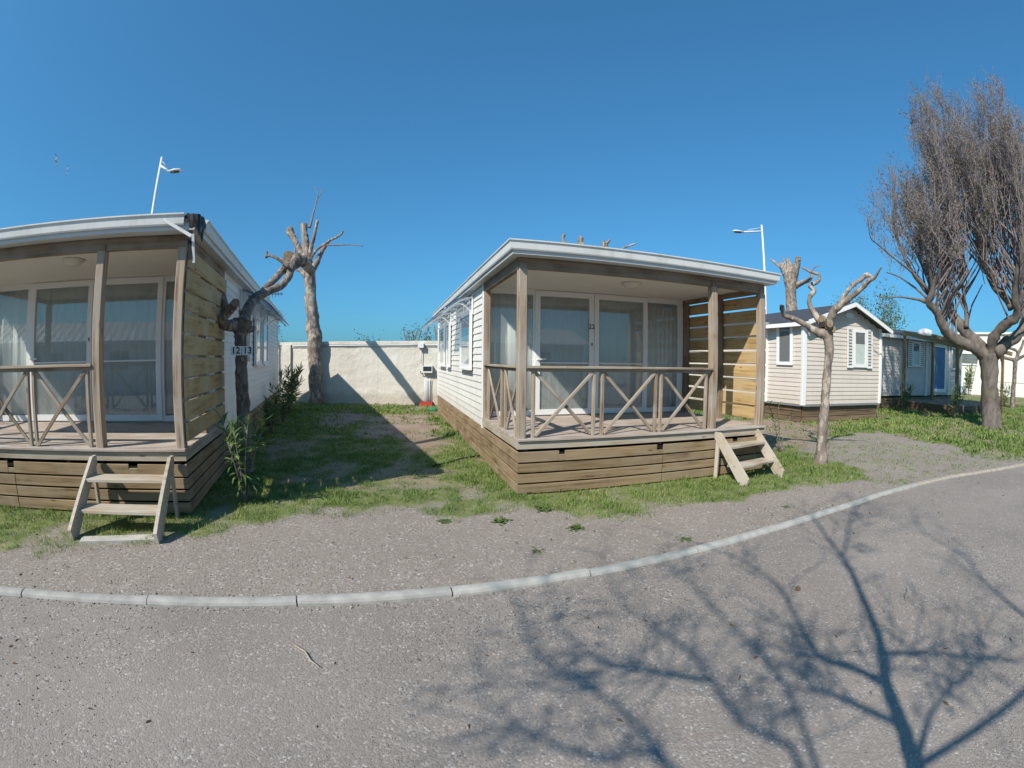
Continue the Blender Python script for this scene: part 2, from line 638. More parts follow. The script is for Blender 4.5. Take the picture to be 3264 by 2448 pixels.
def big_mesh(name, V, F, mat, parent=None, tone=None, smooth=False):
    """V: (n,3) array; F: (m,k) array of equal polygons. tone: per-vertex float attribute."""
    me = bpy.data.meshes.new(name)
    V = np.asarray(V, np.float32)
    F = np.asarray(F, np.int32)
    m, k = F.shape
    me.vertices.add(len(V))
    me.vertices.foreach_set('co', V.ravel())
    me.loops.add(m * k)
    me.loops.foreach_set('vertex_index', F.ravel())
    me.polygons.add(m)
    me.polygons.foreach_set('loop_start', np.arange(0, m * k, k, dtype=np.int32))
    me.polygons.foreach_set('loop_total', np.full(m, k, np.int32))
    if smooth:
        me.polygons.foreach_set('use_smooth', np.ones(m, bool))
    me.materials.append(MATS[mat])
    if tone is not None:
        a = me.attributes.new('tone', 'FLOAT', 'POINT')
        a.data.foreach_set('value', np.asarray(tone, np.float32))
    me.update(calc_edges=True)
    me.validate()
    return link(name, me, parent)


# ---------------------------------------------------------------- terrain
def sm(t):
    t = np.clip(t, 0, 1)
    return t * t * (3 - 2 * t)


def zg(x, y):
    x, y = np.asarray(x, float), np.asarray(y, float)
    return 0.055 * sm(-x / 3.0) * (1 - sm((y - 7) / 6))


_lat = np.random.default_rng(3).random((64, 64))


def vnoise(x, y, s):
    x, y = np.asarray(x, float) * s + 1000, np.asarray(y, float) * s + 1000
    i, j = np.floor(x).astype(int), np.floor(y).astype(int)
    a, b = sm(x - i), sm(y - j)
    g = lambda p, q: _lat[p % 64, q % 64]
    return (g(i, j) * (1 - a) + g(i + 1, j) * a) * (1 - b) + (g(i, j + 1) * (1 - a) + g(i + 1, j + 1) * a) * b


def inpoly(x, y, poly):
    r = np.zeros(np.shape(x), bool)
    n = len(poly)
    for i in range(n):
        x0, y0 = poly[i]
        x1, y1 = poly[(i + 1) % n]
        c = ((y0 > y) != (y1 > y)) & (x < (x1 - x0) * (y - y0) / (y1 - y0 + 1e-9) + x0)
        r ^= c
    return r


def polydist(x, y, poly):
    """signed distance, positive inside"""
    d = np.full(np.shape(x), 1e9)
    n = len(poly)
    for i in range(n):
        ax, ay = poly[i]
        bx, by = poly[(i + 1) % n]
        t = np.clip(((x - ax) * (bx - ax) + (y - ay) * (by - ay)) / ((bx - ax) ** 2 + (by - ay) ** 2 + 1e-9), 0, 1)
        d = np.minimum(d, np.hypot(x - ax - t * (bx - ax), y - ay - t * (by - ay)))
    return np.where(inpoly(x, y, poly), d, -d)


KERB = [(-12.0, -4.6), (-7.2, -0.9), (-5.2, 0.55), (-4.25, 1.17), (-3.28, 1.70), (-2.36, 2.16), (-1.42, 2.58), (-0.5, 2.94), (0.43, 3.25), (1.47, 3.59),
        (2.77, 4.03), (3.9, 4.38), (5.03, 4.71), (6.57, 4.88), (8.96, 4.78), (12.5, 4.3), (18.0, 2.6), (30.0, -3.0)]
KX, KY = [p[0] for p in KERB], [p[1] for p in KERB]
GRASS_EDGE = [(-12, -3.0), (-6.5, 0.65), (-4.45, 2.17), (-3.69, 2.7), (-2.95, 3.41), (-2.21, 3.96), (-1.9, 4.42), (-1.18, 4.74), (-0.49, 4.7), (0.08, 4.89),
              (1.01, 5.08), (2.09, 5.0), (2.71, 5.01), (3.8, 5.42), (4.97, 5.48), (5.3, 5.0), (9.0, 4.95), (14, 4.0), (30, -2.5)]
GX, GY = [p[0] for p in GRASS_EDGE], [p[1] for p in GRASS_EDGE]
PATCHES = [([(4.87, 7.35), (6.2, 8.3), (7.4, 9.35), (9.13, 9.31), (9.57, 7.23), (9.16, 5.82), (9.6, 4.6), (6.65, 4.6), (4.9, 4.6), (4.86, 5.35), (5.57, 5.93), (5.24, 6.41)], 0.26),
           ([(-3.97, 11.33), (-3.58, 14.08), (-2.26, 13.1), (-1.67, 10.91), (-0.91, 8.86), (-1.08, 7.75), (-1.57, 7.78), (-2.53, 9.15), (-2.82, 8.76)], 0.27),
           ([(-5.36, 12.51), (-4.84, 13.83), (-3.78, 12.32), (-3.58, 10.21), (-4.05, 9.42)], 0.3),
           ([(7.56, 12.6), (8.19, 12.52), (8.36, 10.39), (7.28, 9.01), (5.27, 7.97), (4.4, 8.0), (4.0, 12.0)], 0.27)]


def grass_mask(x, y):
    x, y = np.asarray(x, float), np.asarray(y, float)
    nz = vnoise(x, y, 1.3) * 0.6 + vnoise(x, y, 3.7) * 0.4
    g = sm((y - np.interp(x, GX, GY) + (nz - 0.5) * 0.9 + 0.38) / 0.5)
    for poly, lo in PATCHES:
        d = polydist(x, y, poly) + (nz - 0.5) * 0.9
        k = sm((d + 0.15) / 0.5)
        g = g * (1 - k * (1 - lo))
    thin = 0.45 + 0.55 * sm((vnoise(x + 50, y, 0.8) * 0.5 + vnoise(x, y + 70, 2.4) * 0.5 - 0.32) / 0.25)
    return g * thin

# ---------------------------------------------------------------- ground, road, kerb
def gravel_col(n, l, vec, base, chip, scale):
    """Crushed stone: cells of differing tone on a dusty bed. Returns (colour, height)."""
    v = n.new('ShaderNodeTexVoronoi')
    v.inputs['Scale'].default_value = scale
    l.new(vec, v.inputs['Vector'])
    sp = n.new('ShaderNodeSeparateColor')
    l.new(v.outputs['Color'], sp.inputs[0])
    cr = ramp(n, [(0.0, [c * 0.72 for c in chip]), (0.45, chip), (0.9, [min(c * 1.25, 0.8) for c in chip]), (1.0, (0.55, 0.51, 0.48))])
    l.new(sp.outputs[0], cr.inputs[0])
    big = noise(n, l, vec, 0.9, 5, 0.6)
    med = noise(n, l, vec, 7.0, 5, 0.65)
    bed = ramp(n, [(0.3, [c * 0.86 for c in base]), (0.7, [c * 1.1 for c in base])])
    l.new(big.outputs['Fac'], bed.inputs[0])
    sel = ramp(n, [(0.40, 0.0), (0.58, 1.0)])
    l.new(med.outputs['Fac'], sel.inputs[0])
    col = mixc(n, l, mathn(n, l, 'MULTIPLY_ADD', sel.outputs[0], 0.55, 0.25), bed.outputs[0], cr.outputs[0])
    h = mathn(n, l, 'SUBTRACT', 1.0, v.outputs['Distance'])
    fine = noise(n, l, vec, scale * 2.4, 3)
    return col, mathn(n, l, 'ADD', h, fine.outputs['Fac'])


def ground_mat():
    m, n, l, b = nodes_of('ground_soil')
    geo = n.new('ShaderNodeNewGeometry')
    at = n.new('ShaderNodeAttribute')
    at.attribute_name = 'tone'
    col, h = gravel_col(n, l, geo.outputs['Position'], (0.272, 0.228, 0.193), (0.277, 0.24, 0.21), 62)
    so_ = n.new('ShaderNodeAttribute')
    so_.attribute_name = 'soil'
    sn = noise(n, l, geo.outputs['Position'], 1.6, 6, 0.6)
    sr = ramp(n, [(0.3, (0.22, 0.155, 0.115)), (0.7, (0.345, 0.265, 0.21))])
    l.new(sn.outputs['Fac'], sr.inputs[0])
    col = mixc(n, l, mathn(n, l, 'MULTIPLY', so_.outputs['Fac'], 0.85), col, sr.outputs[0])
    g1 = noise(n, l, geo.outputs['Position'], 3.0, 6, 0.65)
    gr = ramp(n, [(0.25, (0.10, 0.125, 0.04)), (0.55, (0.17, 0.20, 0.07)), (0.78, (0.30, 0.26, 0.15))])
    l.new(g1.outputs['Fac'], gr.inputs[0])
    g2 = noise(n, l, geo.outputs['Position'], 9.0, 5, 0.7)
    fr = ramp(n, [(0.35, 0.0), (0.75, 1.0)])
    l.new(at.outputs['Fac'], fr.inputs[0])
    g3 = ramp(n, [(0.38, 0.0), (0.5, 1.0)])
    l.new(g2.outputs['Fac'], g3.inputs[0])
    ff = mathn(n, l, 'MULTIPLY', fr.outputs[0], mathn(n, l, 'MAXIMUM', g3.outputs[0], mathn(n, l, 'MULTIPLY', at.outputs['Fac'], 0.75)))
    c2 = mixc(n, l, ff, col, gr.outputs[0])
    l.new(c2, b.inputs['Base Color'])
    b.inputs['Roughness'].default_value = 0.95
    b.inputs['Specular IOR Level'].default_value = 0.1
    bump(n, l, b, h, 0.4, 0.010)
    MATS['ground_soil'] = m


def road_mat():
    m, n, l, b = nodes_of('road_gravel')
    geo = n.new('ShaderNodeNewGeometry')
    col, h = gravel_col(n, l, geo.outputs['Position'], (0.258, 0.224, 0.197), (0.265, 0.235, 0.211), 85)
    # wheel tracks: paler, finer dust in two soft bands that follow the lane; darker damp patches
    at = n.new('ShaderNodeAttribute')
    at.attribute_name = 'tone'
    wn = noise(n, l, geo.outputs['Position'], 0.55, 4)
    pr = ramp(n, [(0.34, (0.90, 0.895, 0.89)), (0.66, (1.06, 1.055, 1.05))])
    l.new(wn.outputs['Fac'], pr.inputs[0])
    col = mixc(n, l, 1.0, col, pr.outputs[0], 'MULTIPLY')
    tk = mathn(n, l, 'MULTIPLY', mathn(n, l, 'MULTIPLY', at.outputs['Fac'], wn.outputs['Fac']), 0.5)
    col = mixc(n, l, tk, col, (0.34, 0.295, 0.26))
    l.new(col, b.inputs['Base Color'])
    b.inputs['Roughness'].default_value = 0.92
    b.inputs['Specular IOR Level'].default_value = 0.15
    bump(n, l, b, h, 0.4, 0.008)
    MATS['road_gravel'] = m


ground_mat()
road_mat()


def axis_lines(a, b, step, far, mid=None):
    fine = list(np.arange(a, b + 1e-6, step))
    out, s, x = [], step * 1.6, b
    while x < far:
        x += s
        s *= 1.16
        out.append(x)
    lo, s, x = [], step * 1.6, a
    while x > -far:
        x -= s
        s *= 1.16
        lo.append(x)
    return np.array(lo[::-1] + fine + out)


gx, gy = axis_lines(-10, 12, 0.12, 1500), axis_lines(-2, 17, 0.12, 1500)
GXX, GYY = np.meshgrid(gx, gy)
kd = np.interp(GXX, KX, KY) - GYY
GZZ = zg(GXX, GYY) + 0.02 * (vnoise(GXX, GYY, 0.9) - 0.5) * sm(-kd / 0.5) - 0.05 * sm((kd - 0.03) / 0.1) * sm((40 - np.abs(GXX)) / 5)
nx, ny = len(gx), len(gy)
idx = np.arange(nx * ny).reshape(ny, nx)
quads = np.stack([idx[:-1, :-1], idx[:-1, 1:], idx[1:, 1:], idx[1:, :-1]], -1).reshape(-1, 4)
gmask = grass_mask(GXX, GYY)
ground = big_mesh('ground', np.stack([GXX, GYY, GZZ], -1).reshape(-1, 3), quads, 'ground_soil', tone=gmask.ravel(), smooth=True)
soil = sm((GYY - np.interp(GXX, GX, GY) - 0.6) / 0.8) * (1 - sm((polydist(GXX, GYY, PATCHES[0][0]) + 0.4) / 0.6))
sa = ground.data.attributes.new('soil', 'FLOAT', 'POINT')
sa.data.foreach_set('value', soil.ravel().astype(np.float32))
tag(ground, kind='structure')


def ground_z(x, y):
    """Height of the ground sheet (between its own vertices)."""
    x, y = np.asarray(x, float), np.asarray(y, float)
    i = np.clip(np.searchsorted(gx, x) - 1, 0, nx - 2)
    j = np.clip(np.searchsorted(gy, y) - 1, 0, ny - 2)
    a, b = (x - gx[i]) / (gx[i + 1] - gx[i]), (y - gy[j]) / (gy[j + 1] - gy[j])
    return (GZZ[j, i] * (1 - a) + GZZ[j, i + 1] * a) * (1 - b) + (GZZ[j + 1, i] * (1 - a) + GZZ[j + 1, i + 1] * a) * b


def gz(x, y):
    return float(ground_z(x, y))


# road: a sheet on the near side of the kerb
rx = np.concatenate([np.arange(-30, -8, 2.0), np.arange(-8, 10, 0.2), np.arange(10, 40, 2.0)])
rt = np.concatenate([np.arange(0, 6, 0.2), np.arange(6, 12, 1.0), np.arange(12, 24, 4)])
RX, RT = np.meshgrid(rx, rt)
RY = np.interp(RX, KX, KY) - 0.0 - RT
RZ = zg(RX, RY) + 0.004 + 0.012 * (vnoise(RX, RY, 0.7) - 0.5) * sm(RT / 0.5)
ri = np.arange(len(rx) * len(rt)).reshape(len(rt), len(rx))
rq = np.stack([ri[:-1, :-1], ri[1:, :-1], ri[1:, 1:], ri[:-1, 1:]], -1).reshape(-1, 4)
trk = np.exp(-((RT - 1.15) / 0.28) ** 2) + np.exp(-((RT - 2.75) / 0.3) ** 2)
road = big_mesh('road', np.stack([RX, RY, RZ], -1).reshape(-1, 3), rq, 'road_gravel', tone=trk.ravel(), smooth=True)
tag(road, kind='structure')

# kerb: one-metre concrete stones with a rounded top, then low earth-stained edging
kerb = tag(empty('kerb'), kind='structure')
KC = [Vector((x, y, 0)) for x, y in KERB]


def kerb_points():
    seg, acc = [], 0.0
    dense = []
    for a, b in zip(KC[:-1], KC[1:]):
        n_ = max(2, int((b - a).length / 0.02))
        for i in range(n_):
            dense.append(a.lerp(b, i / n_))
    start = min(range(len(dense)), key=lambda i: (dense[i] - Vector((-3.28, 1.70, 0))).length)
    pts = [dense[start]]
    acc = 0.0
    for i in range(start + 1, len(dense)):
        acc += (dense[i] - dense[i - 1]).length
        if acc >= 1.03:
            pts.append(dense[i])
            acc = 0.0
    back = []
    acc = 0.0
    for i in range(start - 1, -1, -1):
        acc += (dense[i] - dense[i + 1]).length
        if acc >= 1.03:
            back.append(dense[i])
            acc = 0.0
    return back[::-1] + pts


kp = kerb_points()
prof_c = [(-0.054, -0.12), (-0.054, 0.016), (-0.046, 0.034), (-0.026, 0.043), (0.0, 0.046), (0.026, 0.043), (0.046, 0.034), (0.054, 0.016), (0.054, -0.12)]
prof_e = [(-0.05, -0.1), (-0.05, 0.02), (-0.03, 0.036), (0.03, 0.038), (0.05, 0.02), (0.05, -0.1)]
for a, b in zip(kp[:-1], kp[1:]):
    if a.x < -9 or a.x > 16:
        continue
    edging = a.x > 4.9
    pr = prof_e if edging else prof_c
    d = (b - a).normalized()
    k0, k1 = a + d * 0.006, b - d * 0.006
    za, zb = float(zg(a.x, a.y)), float(zg(b.x, b.y))
    nrm = Vector((-d.y, d.x, 0))
    v = []
    steps = 3
    jz = rng.uniform(-0.006, 0.006)
    k0 = k0 + Vector((-d.y, d.x, 0)) * rng.uniform(-.006, .006)
    for i in range(steps):
        t = i / (steps - 1)
        p = k0.lerp(k1, t)
        z = za + (zb - za) * t
        v += [(p.x + nrm.x * o, p.y + nrm.y * o, z + h + jz) for o, h in pr]
    k = len(pr)
    f = [(s * k + j, s * k + (j + 1) % k, (s + 1) * k + (j + 1) % k, (s + 1) * k + j) for s in range(steps - 1) for j in range(k)]
    f += [tuple(range(k - 1, -1, -1)), tuple(range((steps - 1) * k, steps * k))]
    ks = mesh('edging_strip' if edging else 'kerb_stone', v, f, 'edging' if edging else 'concrete', kerb)
    bm = bmesh.new(); bm.from_mesh(ks.data); bmesh.ops.recalc_face_normals(bm, faces=bm.faces); bm.to_mesh(ks.data); bm.free()


# ---------------------------------------------------------------- loose gravel (stuff)
def chips(name, N, box, keep, smin, smax, z_of, seed):
    r = np.random.default_rng(seed)
    x = r.uniform(box[0], box[1], N)
    y = r.uniform(box[2], box[3], N)
    k = keep(x, y, r)
    x, y = x[k], y[k]
    N = len(x)
    s = (smin + (smax - smin) * r.random(N) ** 3.2) * np.clip(np.hypot(x, y) / 3.0, 0.4, 1.0)
    base = np.array([(1, 0, 0), (0, 1, 0), (-1, 0, 0), (0, -1, 0), (0, 0, 0.75), (0, 0, -0.5)], float)
    P = base[None] * (0.7 + 0.6 * r.random((N, 6, 1)))
    a = r.uniform(0, 6.28, N)
    sx = 0.7 + 0.8 * r.random(N)
    P[:, :, 0] *= sx[:, None]
    ca, sa = np.cos(a)[:, None], np.sin(a)[:, None]
    X = (P[:, :, 0] * ca - P[:, :, 1] * sa) * s[:, None] + x[:, None]
    Y = (P[:, :, 0] * sa + P[:, :, 1] * ca) * s[:, None] + y[:, None]
    tilt = r.normal(0, 0.35, (N, 1))
    Z = (P[:, :, 2] + P[:, :, 0] * tilt) * s[:, None] * 0.38 + (z_of(x, y) + s * 0.08)[:, None]
    V = np.stack([X, Y, Z], -1).reshape(-1, 3)
    tri = np.array([(0, 1, 4), (1, 2, 4), (2, 3, 4), (3, 0, 4), (1, 0, 5), (2, 1, 5), (3, 2, 5), (0, 3, 5)])
    F = (tri[None] + (np.arange(N) * 6)[:, None, None]).reshape(-1, 3)
    t = np.repeat(np.clip(r.normal(0.5, 0.22, N), 0, 1), 6)
    o = big_mesh(name, V, F, 'stone_chip', tone=t, smooth=True)
    return o


def road_keep(x, y, r):
    k = np.interp(x, KX, KY)
    d = np.hypot(x, y)
    return (y < k - 0.09) & (r.random(len(x)) < np.clip((2.6 / np.maximum(d, 0.6)) ** 1.6, 0, 1) * (1 - 0.8 * sm((-x - 0.6) / 1.6))) & (np.abs(x) < 3.2 * y + 1.2)


def strip_keep(x, y, r):
    k = np.interp(x, KX, KY)
    d = np.hypot(x, y)
    return (y > k + 0.08) & (grass_mask(x, y) < 0.45) & (r.random(len(x)) < np.clip((3.6 / np.maximum(d, 0.6)) ** 1.6, 0, 1))


road_z = lambda x, y: zg(x, y) + 0.004
tag(chips('gravel', 200000, (-5.5, 8, 0.2, 5.0), road_keep, 0.002, 0.0085, road_z, 21), 'loose crushed stone chips strewn over the near gravel road', 'gravel', kind='stuff')
tag(chips('gravel', 130000, (-6, 9.5, 0.8, 9.5), strip_keep, 0.0025, 0.0115, ground_z, 22), 'loose crushed stone chips on the strip behind the kerb', 'gravel', kind='stuff')


def foot_keep(x, y, r):
    d = np.abs(y - np.interp(x, KX, KY)) * 0.92
    return (d > 0.05) & (d < 0.05 + 0.10 * r.random(len(x)) ** 2)


tag(chips('gravel', 90000, (-4.5, 5.2, 1.0, 5.0), foot_keep, 0.003, 0.013, lambda x, y: zg(x, y) + 0.006, 23), 'grit and small stones gathered against both sides of the kerb', 'gravel', kind='stuff')


# ---------------------------------------------------------------- grass (stuff)
def blades(N, box, seed, hmin, hmax, wid, power, dens=1.0):
    r = np.random.default_rng(seed)
    x = r.uniform(box[0], box[1], N)
    y = r.uniform(box[2], box[3], N)
    g = grass_mask(x, y)
    cl = vnoise(x, y, 6.0) * 0.6 + vnoise(x, y, 17.0) * 0.4
    d = np.hypot(x, y)
    k = (g > 0.15) & (r.random(N) < np.clip(g * 1.05 * (0.25 + 1.2 * sm((cl - 0.28) / 0.4)), 0, 1) * np.clip((5.5 / d) ** power, 0, 1) * dens)
    x, y, g, d, cl = x[k], y[k], g[k], d[k], cl[k]
    N = len(x)
    h = (hmin + (hmax - hmin) * r.random(N) ** 1.6) * (0.5 + 0.6 * g) * (0.45 + 1.5 * cl ** 1.5)
    w = wid * (0.7 + 0.6 * r.random(N)) * np.clip(d / 6, 0.8, 2.6)
    a = r.uniform(0, 6.28, N)
    lean = r.uniform(0.25, 1.25, N)
    z = ground_z(x, y) - 0.004
    dx, dy = np.cos(a), np.sin(a)
    px, py = -dy, dx
    def P(t, ww, hh, ll):
        return np.stack([x + dx * ll * h + px * ww * t, y + dy * ll * h + py * ww * t, z + hh * h], -1)
    v0, v1 = P(-1, w / 2, 0, 0), P(1, w / 2, 0, 0)
    m0, m1 = P(-1, w * 0.4, 0.6, lean * 0.35), P(1, w * 0.4, 0.6, lean * 0.35)
    tp = P(0, w, 0.95, lean)
    V = np.stack([v0, v1, m1, m0, tp], 1).reshape(-1, 3)
    i = (np.arange(N) * 5)[:, None]
    F = np.concatenate([i + [0, 1, 2], i + [0, 2, 3], i + [3, 2, 4]])
    dry = vnoise(x, y, 1.1) * 0.6 + vnoise(x + 9, y, 4.0) * 0.4
    t = np.clip(r.normal(0.36, 0.2, N) + (dry - 0.45) * 0.7, 0, 1)
    return V, F, np.repeat(t, 5)


V1, F1, T1 = blades(520000, (-8, 9, 1.6, 9.5), 31, 0.018, 0.062, 0.006, 1.1)
tag(big_mesh('grass', V1, F1, 'grass_blade', tone=T1), 'short patchy green lawn between and in front of the cabins', 'grass', kind='stuff')
V2, F2, T2 = blades(320000, (-9, 26, 9.5, 20), 32, 0.03, 0.09, 0.012, 0.6, 0.9)
tag(big_mesh('grass', V2, F2, 'grass_blade', tone=T2), 'short far lawn towards the perimeter wall and beige cabins', 'grass', kind='stuff')
V3, F3, T3 = blades(160000, (9, 30, 3, 9.5), 33, 0.03, 0.09, 0.012, 0.8, 0.9)
tag(big_mesh('grass', V3, F3, 'grass_blade', tone=T3), 'short lawn under the tall feathery tree', 'grass', kind='stuff')

# ---------------------------------------------------------------- the two cabins with terraces
TD = 2.14           # terrace depth


def ring(mb, x0, x1, y0, y1, z0, z1, t):
    """A rectangular frame in the xz plane, members t wide."""
    mb.box((x0, y0, z0), (x0 + t, y1, z1)).box((x1 - t, y0, z0), (x1, y1, z1))
    mb.box((x0 + t, y0, z0), (x1 - t, y1, z0 + t)).box((x0 + t, y0, z1 - t), (x1 - t, y1, z1))
    return mb


def curtain(name, x0, x1, y, z0, z1, parent, waves, amp=0.025, ph=0.0):
    n_ = max(12, int((x1 - x0) * 60))
    v, f = [], []
    for i in range(n_ + 1):
        t = i / n_
        x = x0 + (x1 - x0) * t
        yy = y + amp * math.sin(t * waves * 6.283 + ph) + amp * 0.5 * math.sin(t * waves * 13.1 + 1 + ph)
        v += [(x, yy, z0), (x, yy + 0.008, z1)]
    for i in range(n_):
        f.append((2 * i, 2 * i + 2, 2 * i + 3, 2 * i + 1))
    o = mesh(name, v, f, 'curtain_cloth', parent, True)
    s = o.modifiers.new('thickness', 'SOLIDIFY')
    s.thickness = 0.002
    return o


def side_window(root, sx, xw, y0, y1, z0, z1, curtain_to=0.6):
    """A white casement on a side wall; sx = -1 on the left wall, +1 on the right; xw = wall plane."""
    mb = MB()
    a, b = xw + sx * 0.012, xw + sx * 0.058
    xa, xb = min(a, b), max(a, b)
    t = 0.07
    mb.box((xa, y0, z0), (xb, y0 + t, z1)).box((xa, y1 - t, z0), (xb, y1, z1))
    mb.box((xa, y0 + t, z0), (xb, y1 - t, z0 + t)).box((xa, y0 + t, z1 - t), (xb, y1 - t, z1))
    w = mb.build('window', 'white_frame', root)
    p0, p1 = xw + sx * 0.036, xw + sx * 0.041
    MB().box((min(p0, p1), y0 + t, z0 + t), (max(p0, p1), y1 - t, z1 - t)).build('pane', 'pane_glass', w)
    q0, q1 = xw + sx * 0.022, xw + sx * 0.025
    zc = z0 + t + (z1 - z0 - 2 * t) * curtain_to
    MB().box((min(q0, q1), y0 + t, z0 + t), (max(q0, q1), y1 - t, zc)).build('half_curtain', 'curtain_cloth', w)
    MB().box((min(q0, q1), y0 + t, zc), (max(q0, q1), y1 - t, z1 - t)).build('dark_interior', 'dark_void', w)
    s0, s1 = xw + sx * 0.014, xw + sx * 0.09
    MB().box((min(s0, s1), y0 - 0.02, z0 - 0.03), (max(s0, s1), y1 + 0.02, z0 - 0.002)).build('sill', 'white_frame', w)
    return w


def awning(root, sx, xw, y0, y1, zt):
    """A clear scalloped canopy on curled white brackets."""
    n_, m_ = 24, 6
    v, f = [], []
    for i in range(n_ + 1):
        ty = i / n_
        y = y0 + (y1 - y0) * ty
        sc_ = 0.5 + 0.5 * abs(math.sin(ty * math.pi * 6))
        for j in range(m_ + 1):
            t = j / m_
            out = 0.03 + t * (0.52 + 0.05 * sc_)
            z = zt - 0.30 * t ** 1.7 + 0.02 * math.sin(ty * math.pi * 12)
            v.append((xw + sx * out, y, z))
    for i in range(n_):
        for j in range(m_):
            a = i * (m_ + 1) + j
            f.append((a, a + 1, a + m_ + 2, a + m_ + 1))
    aw = mesh('awning', v, f, 'awning_glass', root, True)
    s = aw.modifiers.new('thickness', 'SOLIDIFY')
    s.thickness = 0.004
    k = max(2, int((y1 - y0) / 0.9) + 1)
    for i in range(k):
        y = y0 + 0.05 + (y1 - y0 - 0.1) * i / (k - 1)
        mb = MB()
        arc = [(xw + sx * (0.03 + 0.5 * t), y, zt - 0.03 - 0.30 * t ** 1.7) for t in (0, .2, .4, .6, .8, 1)]
        mb.tube(arc, 0.012, 6)
        cur = [(xw + sx * (0.025 + 0.36 * u), y, zt - 0.30 + 0.16 * math.sin(u * 2.4)) for u in (0, .2, .4, .6, .8, 1)]
        mb.tube(cur, 0.009, 6)
        curl = [(xw + sx * (0.10 + 0.035 * math.cos(a)), y, zt - 0.10 + 0.035 * math.sin(a)) for a in (0, 1, 2, 3, 4, 5)]
        mb.tube(curl, 0.006, 6)
        mb.box((min(xw, xw + sx * 0.03), y - 0.012, zt - 0.32), (max(xw, xw + sx * 0.03), y + 0.012, zt + 0.02))
        mb.build('bracket', 'white_frame', aw)
    return aw


